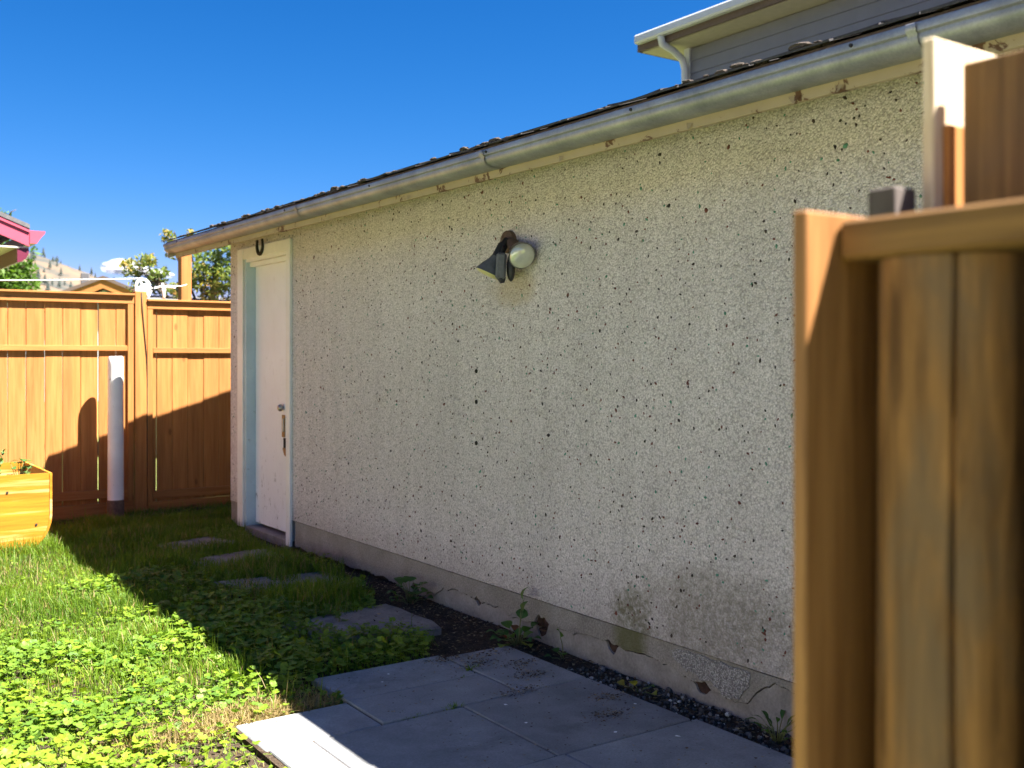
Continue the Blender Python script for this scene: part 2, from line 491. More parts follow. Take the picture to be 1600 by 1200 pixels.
def soil():
    g = NT('yard_soil', 1.0, 0, 0.1)
    p = g.pos()
    col = g.ramp(g.noise(p, 14, 6, 0.7), [(0.3, (0.030, 0.020, 0.014)), (0.7, (0.095, 0.068, 0.048))])
    col = g.mix(g.ramp(g.noise(p, 90, 4, 0.7), [(0.55, 0.0), (0.72, 1.0)]), col, (0.17, 0.13, 0.09))
    X = g.xyz(p)
    yard = g.math('MULTIPLY', g.math('LESS_THAN', g.math('ABSOLUTE', g.math('SUBTRACT', X[0], 2.2)), 1.9), g.math('LESS_THAN', g.math('ABSOLUTE', g.math('SUBTRACT', X[1], 4.3)), 4.9))
    turf = g.ramp(g.noise(p, 1.5, 6, 0.7), [(0.3, (0.12, 0.17, 0.04)), (0.7, (0.24, 0.25, 0.09))])
    col = g.mix(yard, turf, col)
    g.color(col)
    g.normal(g.bump(g.noise(p, 45, 5, 0.7), 1.0, 0.02))
    return g.m
M['soil'] = soil()
def tinted(name, stops, rough=0.6, trans=0.35, spec=0.3):
    """foliage: colour from the per-leaf tint, some light passes through the blade"""
    g = NT(name, rough, 0, spec)
    a = g.n('ShaderNodeAttribute'); a.attribute_name = 'tint'
    col = g.ramp(a.outputs['Fac'], stops)
    col = g.mix(1.0, col, g.ramp(g.noise(g.pos(), 60, 3, 0.6), [(0.3, 0.85), (0.7, 1.12)]), 'MULTIPLY')
    g.color(col)
    tr = g.n('ShaderNodeBsdfTranslucent')
    g.set(tr, 'Color', g.mix(1.0, col, (1.15, 1.25, 0.55), 'MULTIPLY'))
    ms = g.n('ShaderNodeMixShader'); g.set(ms, 0, trans)
    g.t.links.new(g.b.outputs[0], ms.inputs[1]); g.t.links.new(tr.outputs[0], ms.inputs[2])
    g.t.links.new(ms.outputs[0], g.out.inputs[0])
    return g.m
M['grass'] = tinted('grass_blade', [(0.0, (0.066, 0.135, 0.011)), (0.45, (0.138, 0.228, 0.015)), (0.75, (0.24, 0.29, 0.028)), (0.85, (0.28, 0.21, 0.085)), (1.0, (0.37, 0.27, 0.13))], 0.55, 0.4)
M['mallow'] = tinted('mallow_leaf', [(0.0, (0.080, 0.165, 0.026)), (0.5, (0.165, 0.260, 0.020)), (0.9, (0.27, 0.33, 0.03)), (1.0, (0.36, 0.30, 0.06))], 0.5, 0.35)
M['weed'] = tinted('weed_leaf', [(0.0, (0.045, 0.115, 0.026)), (0.6, (0.10, 0.19, 0.035)), (0.85, (0.30, 0.30, 0.05)), (1.0, (0.22, 0.045, 0.035))], 0.5, 0.3)
M['treeleaf'] = tinted('tree_leaf', [(0.0, (0.08, 0.13, 0.03)), (0.45, (0.17, 0.22, 0.045)), (0.7, (0.32, 0.25, 0.06)), (1.0, (0.46, 0.19, 0.07))], 0.6, 0.35)
M['treegreen'] = tinted('green_tree_leaf', [(0.0, (0.04, 0.09, 0.015)), (1.0, (0.15, 0.25, 0.035))], 0.6, 0.4)
M['litter'] = tinted('dry_litter', [(0.0, (0.045, 0.030, 0.020)), (0.5, (0.14, 0.085, 0.05)), (1.0, (0.40, 0.31, 0.19))], 0.9, 0.1)
M['pebble'] = tinted('gravel_stone', [(0.0, (0.04, 0.034, 0.030)), (0.6, (0.13, 0.115, 0.10)), (0.93, (0.26, 0.24, 0.21)), (1.0, (0.6, 0.6, 0.58))], 0.85, 0.0)
M['chip'] = tinted('dash_chip', [(0.0, (0.026, 0.020, 0.019)), (0.55, (0.060, 0.038, 0.032)), (0.60, (0.11, 0.030, 0.024)), (0.78, (0.18, 0.055, 0.040)), (0.80, (0.05, 0.17, 0.11)), (1.0, (0.12, 0.30, 0.22))], 0.5, 0.0)
M['pine'] = plain('pine_needles', (0.038, 0.052, 0.044), 0.9, 0, 0.3)

# ------------------------------------------------------------------ ground, hill, cloud
mb = MB()
gx = [-900, -300, -80, -20, -6] + list(np.arange(-3, 3.6, 0.15)) + [6, 20, 80, 300, 900]
gy = [-900, -300, -80, -20, -4] + list(np.arange(-1, 9.6, 0.15)) + [12, 20, 80, 300, 900]
GX, GY = np.meshgrid(gx, gy, indexing='ij')
GZ = (vnoise(GX, GY, 1.7)-0.5)*0.03*((GX > -3) & (GX < 3.4) & (GY > -1) & (GY < 9.4)) - 0.012
V = np.stack([GX, GY, GZ], -1).reshape(-1, 3)
ny = len(gy)
F = [(i*ny+j, (i+1)*ny+j, (i+1)*ny+j+1, i*ny+j+1) for i in range(len(gx)-1) for j in range(ny-1)]
ground = rawmesh('ground', V, F, M['soil'], 'structure')
def gz(x, y): return (vnoise(x, y, 1.7)-0.5)*0.03 - 0.012

# hill: dry slope behind the houses, in azimuth (from +Y to +X) and range
def hill_top(az):
    xs = [-90, -60, -30, 0, 6, 8.5, 10.5, 12, 13.8, 15.5, 18, 24, 40, 100]
    hs = [20, 45, 95, 112, 101, 92, 85, 77, 66, 55, 44, 30, 20, 15]
    return np.interp(az, xs, hs)
az = np.linspace(-90, 100, 380); rr = np.linspace(420, 1300, 70)
A, R = np.meshgrid(az, rr, indexing='ij')
t = np.clip((R-430)/(920-430), 0, 1); prof = t*t*(3-2*t)
HX = R*np.sin(np.radians(A)); HYY = R*np.cos(np.radians(A))
HZ = hill_top(A)*prof + (vnoise(HX, HYY, 0.02)-0.5)*14*prof + (vnoise(HX, HYY, 0.07)-0.5)*4*prof - 2
V = np.stack([HX, HYY, HZ], -1).reshape(-1, 3); nr = len(rr)
I, J = np.meshgrid(np.arange(len(az)-1), np.arange(nr-1), indexing='ij')
F = np.stack([I*nr+J, (I+1)*nr+J, (I+1)*nr+J+1, I*nr+J+1], -1).reshape(-1, 4)
g = NT('dry_hillside', 1.0, 0, 0.1)
p = g.pos()
g.color(g.mix(g.ramp(g.noise(p, 0.03, 6, 0.65), [(0.42, 0.0), (0.58, 1.0)]), (0.150, 0.108, 0.075), (0.066, 0.068, 0.062)))
hill = rawmesh('hill', V, F, g.m, 'structure', None, True)

def pine_mesh():
    mb = MB()
    h = 1.0
    mb.tube([(0,0,-0.15),(0,0,0.5)], [0.03, 0.02], 5)
    for k in range(5):
        z0 = 0.12+k*0.17; r = 0.24*(1-k*0.17)
        n = 7
        vs = [(0, 0, z0+0.28)] + [(r*math.cos(2*PI*i/n+k)*rnd.uniform(.75,1.2), r*math.sin(2*PI*i/n+k)*rnd.uniform(.75,1.2), z0+rnd.uniform(-.03,.03)) for i in range(n)]
        mb.add(vs, [(0, 1+i, 1+(i+1) % n) for i in range(n)])
    return mb
pine0 = None
for k in range(130):
    a = rnd.uniform(6.5, 14.5) if k < 105 else rnd.uniform(-10, 30)
    r = rnd.uniform(640, 905)
    if k < 70: a = rnd.uniform(7.5, 11.5)
    if 20 < k < 38: r = rnd.uniform(880, 915)
    t_ = min(1, max(0, (r-430)/490)); pr = t_*t_*(3-2*t_)
    x, y = r*math.sin(math.radians(a)), r*math.cos(math.radians(a))
    z = float(hill_top(a)*pr + (vnoise(x, y, 0.02)-0.5)*14*pr + (vnoise(x, y, 0.07)-0.5)*4*pr - 2.5)
    if pine0 is None:
        pine0 = obj('pine_tree', pine_mesh(), M['pine'])
        tag(pine0, 'small dark pine tree dotted on the dry tan hillside', 'pine tree', 'pines scattered over the hillside')
        o = pine0
    else:
        o = pine0.copy(); COL.objects.link(o)
    s = rnd.uniform(3.0, 6.5)
    o.location = (x, y, z); o.scale = (s*rnd.uniform(1.0, 1.5), s*rnd.uniform(1.0, 1.5), s)
    o.rotation_euler = (0, 0, rnd.uniform(0, 6))

# the one small cloud above the roofs
mb = MB()
cd = 3000.0
def far(px, py, d):
    l = (px-800)/1630; fx, fy = math.sin(YAW), math.cos(YAW)
    return Vector((d*(fx+l*fy), d*(fy-l*fx), EYE-(py-556)/1630*d))
for px, py, r, sz in ((176,418,24,.55),(188,414,27,.5),(202,416,24,.5),(218,422,24,.4),(236,426,26,.35),(186,422,30,.35),(254,430,24,.3),(207,424,34,.33)):
    mb.ico(far(px, py, cd), r/1630*cd*0.8, 3, (1, 1, sz), 0.05)
g = NT('cloud_white', 1.0, 0, 0.0)
g.color((0.9, 0.9, 0.92))
lw = g.n('ShaderNodeLayerWeight'); lw.inputs[0].default_value = 0.35
al = g.math('MULTIPLY', g.ramp(lw.outputs['Facing'], [(0.15, 0.62), (0.80, 0.0)]), g.ramp(g.noise(g.coord(), 0.03, 5, 0.6), [(0.35, 0.35), (0.65, 1.0)]))
g.set(g.b, 'Alpha', al)
tag(obj('cloud', mb, g.m, None, True), 'small white cloud low in the blue sky above the roofs', 'cloud', None, 'structure')

# ------------------------------------------------------------------ garage
WX = 2.862             # stucco face
YF, YN = 7.96, -1.0    # far and near corner
garage = thing('garage', (3.4, 3.5, 0), 'low garage with speckled pebble-dash wall, white door and long metal gutter', 'garage')
# front wall with the door opening
def wall_z(y): return 2.30
D0, D1, DT = 6.80, 7.63, 2.06
outline = [(YN, .186), (D0, .186), (D0, DT), (D1, DT), (D1, .186), (YF, .186), (YF, 2.30), (YN, 2.30)]
wall = obj('stucco_wall', MB().prism(outline, 'x', WX, WX+.13), M['stucco'], garage)
# the gable ends and the back wall
RIDGE_X = 5.9
def roofz(x): return 2.185 + (x-2.40)*0.333 if x < RIDGE_X else 2.185 + (2*RIDGE_X-x-2.40)*0.333
for yy in (YF-.13, YN):
    poly = [(WX+.13, 0), (2*RIDGE_X-WX, 0), (2*RIDGE_X-WX, 2.28), (RIDGE_X, roofz(RIDGE_X)-.06), (WX+.13, 2.28)]
    obj('gable_wall', MB().prism(poly, 'y', yy, yy+.13), M['stucco'], garage)
obj('back_wall', MB().box(2*RIDGE_X-WX-.13, 2*RIDGE_X-WX, YN+.131, YF-.131, 0, 2.27), M['stucco'], garage)
# coloured dash chips pressed in the stucco
n = 3600
cy = rng.uniform(YN, YF, n); cz = rng.uniform(0.2, 2.2, n)
k = ~((cy > 6.70) & (cy < 7.83) & (cz < 2.14)) ; cy, cz = cy[k], cz[k]; n = len(cy)
bm = bmesh.new(); bmesh.ops.create_icosphere(bm, subdivisions=1, radius=1); bm.verts.index_update()
IV = np.array([v.co[:] for v in bm.verts]); IF = np.array([[v.index for v in f.verts] for f in bm.faces]); bm.free()
def scatter_ico(P, S, jit, tint, name, mat, parent=None, kind='stuff'):
    n = len(P); m = len(IV)
    th = rng.uniform(0, 2*PI, n)
    V = IV[None]*S[:, None, :]*(1+rng.uniform(-jit, jit, (n, m, 1)))
    return V, th
def chips():
    s = np.abs(rng.normal(0, 1, n))*0.0012+0.0032
    s = np.where(rng.random(n) < .04, s*1.35, s)
    a = rng.uniform(0, PI, n); el = rng.uniform(1.0, 1.9, n)
    V = IV[None]*np.ones((n, 1, 1))*(1+rng.uniform(-.3, .3, (n, len(IV), 1)))
    u = V[..., 1]*s[:, None]*el[:, None]; w = V[..., 2]*s[:, None]
    ca, sa = np.cos(a)[:, None], np.sin(a)[:, None]
    out = np.stack([WX+V[..., 0]*s[:, None]*.8, cy[:, None]+u*ca-w*sa, cz[:, None]+u*sa+w*ca], -1).reshape(-1, 3)
    F = (IF[None]+np.arange(n)[:, None, None]*len(IV)).reshape(-1, 3)
    t = rng.random(n); t = np.where(t < .44, rng.uniform(0, .55, n), np.where(t < .77, rng.uniform(.62, .78, n), rng.uniform(.81, 1, n)))
    rawmesh('stone_chips', out, F, M['chip'], 'stuff', np.repeat(t, len(IV)), False, garage)
chips()
for z in (1.239, 1.084, 0.876):
    obj('wall_plug', MB().tube([(WX-.004, 4.42, z), (WX+.01, 4.42, z)], [.011, .012], 9), M['black'], garage)
# foundation: concrete, a thinner broken coat over it, bricks showing in the breaks
for a, b in ((YN, 6.72), (7.81, YF)):
    obj('foundation', MB().box(WX+.050, WX+.17, a, b, -.15, .183), M['concrete_dark'], garage)
holes = [(3.34, 3.415, .112, .06), (2.81, 2.89, .075, .02), (3.83, 3.93, .115, .01), (4.39, 4.44, .10, .06), (5.02, 5.10, .06, .0)]
def hole(y):
    for a, b, h, l in holes:
        if a < y < b:
            u = math.sin(PI*(y-a)/(b-a))**.6
            return u, h+(vnoise(y, 1, 70)-.5)*.03, l+(vnoise(y, 4, 70)-.5)*.02
    return 0, 0, 0
def zb(y):
    base = float(np.interp(y, [2.40, 2.50, 2.62, 3.0, 3.05, 3.9, 4.0, 4.75, 4.85, 5.3, 6.7, 7.8, 7.96], [.150, .165, .05, .075, .095, .090, .065, .09, .03, .018, .004, .0, .03]))
    base += (vnoise(y, 3.3, 14)-.5)*.026 + (vnoise(y, 9.1, 45)-.5)*.016
    u, h, l = hole(y)
    return float(min(.172, max(base, base+(h-base)*u)))
def zp(y):
    t = zb(y)-(.0012+.008*max(0, vnoise(y, 6.6, 11)-.35)+.0025*vnoise(y, 2.2, 60))
    u, h, l = hole(y)
    return float(t+(min(l, t)-t)*u)
def lowband(nm, ya, yb, top, bot, xf, depth, mat):
    b = MB(); ys = list(np.arange(ya, yb, .012)) + [yb]
    for y0, y1 in zip(ys[:-1], ys[1:]):
        t0, t1, b0, b1 = top(y0), top(y1), bot(y0), bot(y1)
        if t0-b0 < .002 and t1-b1 < .002: continue
        j0, j1 = (vnoise(y0, 8, 9)-.5)*.006, (vnoise(y1, 8, 9)-.5)*.006
        b.add([(xf+j0, y0, b0), (xf+j1, y1, b1), (xf+j1, y1, t1), (xf+j0, y0, t0), (xf+depth, y0, b0), (xf+depth, y1, b1), (xf+depth, y1, t1), (xf+depth, y0, t0)],
              [(0, 1, 2, 3), (0, 4, 5, 1), (3, 2, 6, 7)])
    return obj(nm, b, M[mat], garage, False, False)
lowband('foundation_coat', YN, 6.715, lambda y: .181, zb, WX+.005, .03, 'band')
lowband('foundation_coat', 7.815, YF, lambda y: .181, zb, WX+.005, .03, 'band')
lowband('bare_concrete', YN, 5.25, zp, lambda y: -.02, WX+.010, .04, 'concrete')
pp_ = [(2.61, .168), (2.605, .12), (2.635, .092), (2.66, .062), (2.70, .050), (2.745, .054), (2.77, .075), (2.81, .088), (2.85, .080), (2.89, .096), (2.93, .094), (2.965, .115), (3.005, .138), (3.02, .160), (2.98, .172), (2.90, .1745), (2.75, .1735)]
pts = []
for i in range(len(pp_)):
    (y0, z0), (y1, z1) = pp_[i], pp_[(i+1) % len(pp_)]
    for u in (0, .33, .67): pts.append((y0+(y1-y0)*u+rnd.uniform(-.006, .006), min(.175, z0+(z1-z0)*u+rnd.uniform(-.006, .006))))
obj('render_patch', MB().prism(pts, 'x', WX+.0005, WX+.010), M['coarse'], garage)
for a_, b_, zz in ((3.30, 3.50, .055), (2.76, 2.95, .015), (3.76, 3.88, .055), (3.885, 4.02, .055), (3.80, 3.99, -.012), (4.36, 4.50, .04), (4.98, 5.14, .0)):
    obj('brick', MB().cbox(WX+.020, WX+.049, a_, b_, zz, zz+.060, .006), M['brick'], garage)
# fascia and gutter
fas = obj('fascia_board', MB().cbox(2.476, 2.497, YN-.2, 8.10, 2.073, 2.176, .002), M['fascia'], garage)
# curls of peeling paint under the board
for y, w in ((2.05, .05), (2.5, .03), (3.2, .03), (4.4, .04), (1.9, .03), (5.3, .03)):
    obj('paint_flake', MB().add([(2.474, y, 2.090), (2.474, y+w, 2.095), (2.462, y+w*.4, 2.065), (2.470, y+w*.1, 2.081)], [(0, 1, 2), (0, 2, 3)]), M['fascia'], garage, False, False)
prof = [(.100, 0), (.104, -.006), (.101, -.030), (.093, -.036), (.0945, -.050), (.090, -.066), (.077, -.080), (.058, -.087), (.004, -.088), (.001, -.088), (.001, -.004)]
inner = [(.003, -.004), (.003, -.085), (.058, -.084), (.075, -.077), (.087, -.064), (.0915, -.050), (.090, -.034), (.098, -.028), (.100, -.008), (.097, -.002)]
prof = [(u*.95, z*.76) for u, z in prof]; inner = [(u*.95, z*.76) for u, z in inner]
poly = [(2.476-u, 2.172+z) for u, z in prof + inner]
def gprof(scale, y0, y1):
    mb = MB(); n = len(poly)
    vs = [(x, y0, z) for x, z in poly] + [(x, y1, z) for x, z in poly]
    return mb.add(vs, [(i, n+i, n+(i+1) % n, (i+1) % n) for i in range(n)] + [tuple(range(n)), tuple(range(n, 2*n))])
gut = obj('gutter', gprof(1, YN-.2, 8.085), M['galv'], garage, True, True, 50)
cap = [(2.476-u, 2.172+z) for u, z in prof]
obj('end_cap', MB().prism(cap, 'y', 8.086, 8.094), M['galv'], gut)
for y in (8.0, 5.55, 3.62, 1.6):
    c2 = [(2.474-u*1.035, 2.172+z*1.025-.001) for u, z in prof]
    obj('joint_sleeve', MB().prism(c2[:9], 'y', y, y+.035) if False else MB().add([(x, y, z) for x, z in c2[:9]] + [(x, y+.03, z) for x, z in c2[:9]], [(i, i+1, i+10, i+9) for i in range(8)]), M['galv'], gut, True, False)
for y in (7.75, 6.75, 5.72, 4.65, 3.6, 2.7, 1.8):
    obj('gutter_spike', MB().tube([(2.3795, y, 2.160), (2.3735, y, 2.160)], [.006, .005], 8), M['iron'], gut)
# roof: deck, first courses as single shingles, the rest as one sheet of courses
roof = obj('roof_deck', MB().add([(2.405, YN-.22, 2.188), (RIDGE_X, YN-.22, roofz(RIDGE_X)), (RIDGE_X, 8.12, roofz(RIDGE_X)), (2.405, 8.12, 2.188),
                                  (2.405, YN-.22, 2.176), (RIDGE_X, YN-.22, roofz(RIDGE_X)-.02), (RIDGE_X, 8.12, roofz(RIDGE_X)-.02), (2.405, 8.12, 2.176)],
                                 [(0,1,2,3),(7,6,5,4),(0,4,5,1),(1,5,6,2),(2,6,7,3),(3,7,4,0)]), M['roofbrown'], garage)
def shingle(y0, y1, x0, lift, curl):
    mb = MB(); n = 4; vs = []; L = .17
    for j in range(n+1):
        y = y0+(y1-y0)*j/n
        cu = curl*(abs(j-n/2)/(n/2))**2
        for i, u in enumerate((0, .05, L)):
            z = 2.190 + (x0-2.40+u)*0.333 + lift + (cu if i == 0 else cu*.25 if i == 1 else 0)
            vs += [(x0+u, y, z), (x0+u, y, z+.006)]
    fs = []
    for j in range(n):
        a = j*6; b_ = (j+1)*6
        fs += [(a, b_, b_+1, a+1), (a+1, b_+1, b_+3, a+3), (a+3, b_+3, b_+5, a+5), (a, a+2, b_+2, b_), (a+2, a+4, b_+4, b_+2)]
    fs += [(0, 1, 3, 2), (2, 3, 5, 4)]; e = n*6; fs += [(e, e+2, e+3, e+1), (e+2, e+4, e+5, e+3)]
    return mb.add(vs, fs)
for course in range(3):
    y = YN-.24-(course % 2)*.14
    while y < 8.1:
        w = rnd.uniform(.27, .31)
        obj('shingle', shingle(max(y, YN-.25), min(y+w-.008, 8.14), 2.385+course*.14+rnd.uniform(-.006, .006), .003+.007*(course > 0)+rnd.uniform(0, .004), rnd.choice((0, .001, .003, .006))), M['shingle'], garage)
        y += w
mb = MB()
for course in range(3, 25):
    x0 = 2.385+course*.14
    z0 = 2.2 + (x0-2.40)*.333
    mb.add([(x0, YN-.25, z0), (x0, 8.14, z0), (x0+.15, 8.14, z0+.043), (x0+.15, YN-.25, z0+.043), (x0, YN-.25, z0+.007), (x0, 8.14, z0+.007), (x0+.15, 8.14, z0+.050), (x0+.15, YN-.25, z0+.050)],
           [(4,5,6,7), (0,1,5,4), (3,2,1,0), (0,4,7,3), (1,2,6,5), (2,3,7,6)])
mb.box(RIDGE_X-.1, RIDGE_X+.1, YN-.25, 8.14, roofz(RIDGE_X)+.03, roofz(RIDGE_X)+.06)
o = obj('shingle_courses', mb, M['shingle'], garage); o['kind'] = 'stuff'
mb = MB()
x1 = 2*RIDGE_X-2.40
mb.add([(RIDGE_X+.01, YN-.22, roofz(RIDGE_X)), (x1, YN-.22, 2.19), (x1, 8.12, 2.19), (RIDGE_X+.01, 8.12, roofz(RIDGE_X)), (RIDGE_X+.01, YN-.22, roofz(RIDGE_X)-.03), (x1, YN-.22, 2.16), (x1, 8.12, 2.16), (RIDGE_X+.01, 8.12, roofz(RIDGE_X)-.03)],
       [(0,1,2,3),(7,6,5,4),(0,4,5,1),(1,5,6,2),(2,6,7,3),(3,7,4,0)])
obj('rear_roof', mb, M['shingle'], garage)
mb = MB()
for yy in range(44):
    y = rnd.uniform(.9, 8.0)
    for q in range(rnd.randint(1, 4)):
        mb.ico((2.40+rnd.uniform(0, .04), y+rnd.uniform(-.06, .06), 2.202+rnd.uniform(0, .008)), rnd.uniform(.005, .0155)*(1 if yy % 3 else 1.35), 2, (1, 1.9, .55), .2)
o = obj('moss_clumps', mb, M['moss'], garage); o['kind'] = 'stuff'
for yy in (8.10, YN-.20):
    mb = MB(); a, bb = 2.42, RIDGE_X
    mb.add([(a, yy, 2.07), (bb, yy, roofz(bb)-.13), (bb, yy, roofz(bb)-.02), (a, yy, roofz(a)-.015), (a, yy+.018, 2.07), (bb, yy+.018, roofz(bb)-.13), (bb, yy+.018, roofz(bb)-.02), (a, yy+.018, roofz(a)-.015)],
           [(0,1,2,3),(7,6,5,4),(0,4,5,1),(1,5,6,2),(2,6,7,3),(3,7,4,0)])
    obj('rake_board', mb, M['fascia'], garage)
# door: trim, jambs, slab, hardware
def trimbox(x0, x1, y0, y1, z0, z1, nm, mt): return obj(nm, MB().cbox(x0, x1, y0, y1, z0, z1, .002), mt, garage)
trimbox(2.840, 2.861, 6.745, 6.812, .005, 2.125, 'door_trim', M['trim'])
trimbox(2.840, 2.861, 7.640, 7.755, .02, 2.125, 'door_trim', M['trim'])
trimbox(2.842, 2.861, 6.813, 7.639, 2.045, 2.125, 'door_trim', M['trim'])
trimbox(2.852, 2.985, 7.600, 7.629, .03, 2.044, 'door_jamb', M['blue'])
trimbox(2.846, 2.875, 7.5985, 7.6395, .03, 2.040, 'door_stop', M['blue']) if False else None
trimbox(2.852, 2.985, 6.801, 6.826, .03, 2.044, 'door_jamb', M['trim'])
trimbox(2.852, 2.985, 6.827, 7.599, 2.020, 2.058, 'head_jamb', M['trim'])
trimbox(2.880, 2.915, 6.828, 7.598, 1.985, 2.018, 'head_stop', M['trim'])
trimbox(2.850, 2.99, 6.815, 7.63, -.02, .035, 'door_sill', M['concrete'])
door = obj('door', MB().cbox(2.925, 2.965, 6.830, 7.597, .060, 2.015, .002), M['door'], garage)
obj('door_patch', MB().cbox(2.922, 2.9245, 6.90, 7.195, 1.103, 1.497, .001), M['door'], door)
obj('knob', MB().ico((2.902, 7.06, .945), .026, 3, (.8, 1, 1)), M['knob'], door, True)
obj('latch_plate', MB().cbox(2.917, 2.9245, 7.02, 7.072, .735, .895, .004), M['rustplate'], door)
obj('latch_bar', MB().cbox(2.906, 2.9165, 7.022, 7.042, .775, .87, .002), M['knob'], door)
obj('lock_hole', MB().cbox(2.9215, 2.9245, 7.00, 7.052, .655, .73, .001), M['black'], door)
obj('broken_wood', MB().prism([(6.99, .595), (7.03, .607), (7.062, .652), (7.05, .662), (7.00, .652)], 'x', 2.9195, 2.9245), M['rustplate'], door)

# horseshoe over the door
mb = MB(); pts = []
for k in range(15):
    a = math.radians(-215+k*250/14)
    pts.append((2.833, 7.275+.056*math.cos(a), 2.122+.066*math.sin(a)))
mb.tube(pts, [.009+.004*math.sin(PI*k/14) for k in range(15)], 8)
hs = obj('horseshoe', mb, M['iron'], None, True)
tag(hs, 'rusty dark horseshoe hung points up over the white door', 'horseshoe')

# ------------------------------------------------------------------ twin floodlight
B0 = Vector((WX, 4.123, 1.883))
r_ = Vector((.8205, -.5717, 0)); t_ = Vector((-.5717, -.8205, 0)); z_ = Vector((0, 0, 1))
def P(a, b, c): return B0 + r_*a + z_*b + t_*c
fl = thing('floodlight', B0, 'twin floodlight with motion sensor fixed to the speckled garage wall', 'floodlight')
obj('mount_plate', MB().tube([B0+Vector((.002, 0, -.02)), B0+Vector((-.022, 0, -.02)), B0+Vector((-.034, 0, -.02))], [.056, .054, .03], 20), M['rusty'], fl, True, True, 40)
def lathe(p, q, prof, n=24):
    p, q = Vector(p), Vector(q); d = q-p
    return MB().tube([p+d*u for u, r in prof], [r for u, r in prof], n)
arm0 = B0+Vector((-.035, 0, -.02))
obj('arm', MB().tube([arm0, P(.004, -.03, .09), P(.018, -.045, .105)], [.016, .016, .014], 12), M['rusty'], fl, True, True, 50)
lh = obj('lamp_holder', lathe(P(.008, -.030, .08), P(.036, -.076, .155), [(0, .022), (.1, .028), (.85, .030), (1, .034)]), M['rusty'], fl, True, True, 40)
bl = obj('lamp_bulb', lathe(P(.030, -.066, .135), P(.056, -.106, .215), [(0, .028), (.25, .036), (.6, .054), (.85, .061), (.97, .0645), (1.0, .0645)]), M['lampsilver'], fl, True, True, 60)
ax = (P(.056, -.106, .215)-P(.030, -.066, .135)).normalized()
c0 = P(.056, -.106, .215)-ax*.003
obj('lens', MB().tube([c0+ax*u for u in (0, .008, .015, .021, .027, .031, .0335, .0345)], [.0600, .0590, .0555, .050, .040, .028, .014, .002], 32), M['lens'], bl, True, True, 70)
obj('arm', MB().tube([arm0, P(-.020, -.02, .075), P(-.034, -.045, .088)], [.016, .015, .014], 12), M['lampdark'], fl, True, True, 50)
obj('lamp_holder', lathe(P(-.030, -.036, .085), P(-.066, -.112, .100), [(0, .018), (.12, .024), (.9, .026), (1, .027)]), M['lampdark'], fl, True, True, 40)
sh = obj('lamp_shade', lathe(P(-.060, -.100, .098), P(-.098, -.180, .098), [(0, .026), (.25, .034), (.6, .053), (1, .070)]), M['lampgrey'], fl, True, True, 60)
ax2 = (P(-.098, -.180, .098)-P(-.060, -.100, .098)).normalized()
c1 = P(-.098, -.180, .098)
obj('lens', MB().tube([c1-ax2*.002, c1+ax2*.008, c1+ax2*.013], [.066, .060, .02], 24), M['lensyellow'], sh, True, True, 60)
Rm = Matrix(((r_.x, t_.x, 0), (r_.y, t_.y, 0), (0, 0, 1)))
Mx = Matrix.Translation(P(-.042, -.150, .160)) @ Rm.to_4x4() @ Matrix.Rotation(math.radians(3), 4, 'Y')
sen = obj('sensor', MB().cbox(-.024, .024, -.03, .03, -.062, .062, .010, Mx), M['lampgrey'], fl)
obj('sensor_stem', MB().tube([P(-.028, -.05, .10), P(-.040, -.095, .155)], [.009, .009], 8), M['lampdark'], fl, True)
obj('sensor_window', MB().ico(P(.004, -.155, .150), 1, 3, (.021, .028, .066), 0, Rm), M['lampdark'], sen, True)
obj('sensor_foot', MB().tube([P(-.040, -.205, .165), P(-.036, -.228, .165)], [.022, .010], 12), M['lampdark'], sen, True)

# ------------------------------------------------------------------ paving
paving = obj('paving', MB().box(1.29, 2.66, -.3, 3.585, -.06, .0055), M['soil'])
tag(paving, kind='structure')
slabs = [(1.740, 2.336, 3.586, 3.915), (2.342, 2.665, 3.297, 3.862), (1.740, 2.336, 3.297, 3.580), (1.305, 1.735, 3.297, 3.580)]
yr = 3.290
xs0 = [2.071, 2.074, 2.068, 2.072, 2.07, 2.07]
for row in range(6):
    h = .59 if row != 1 else .58
    for k, off in enumerate((0, -.60)):
        x0 = xs0[row]+off + (.0 if row % 2 == 0 else .02)
        slabs.append((x0, x0+.596, yr-h+.006, yr))
    slabs.append((1.312, xs0[row]-.605+(.0 if row % 2 == 0 else .02), yr-h+.009, yr))
    yr -= h
for i, (a, b_, c, d) in enumerate(slabs):
    tilt = rnd.uniform(-.006, .006); zt = .012+rnd.uniform(-.002, .003)
    mb = MB().cbox(a, b_, c, d, -.03, zt, .004)
    mb.v = [(x+rnd.uniform(-.0008, .0008), y, z+tilt*(x-(a+b_)/2)) for x, y, z in mb.v]
    obj('paving_slab', mb, M['slab'], paving)
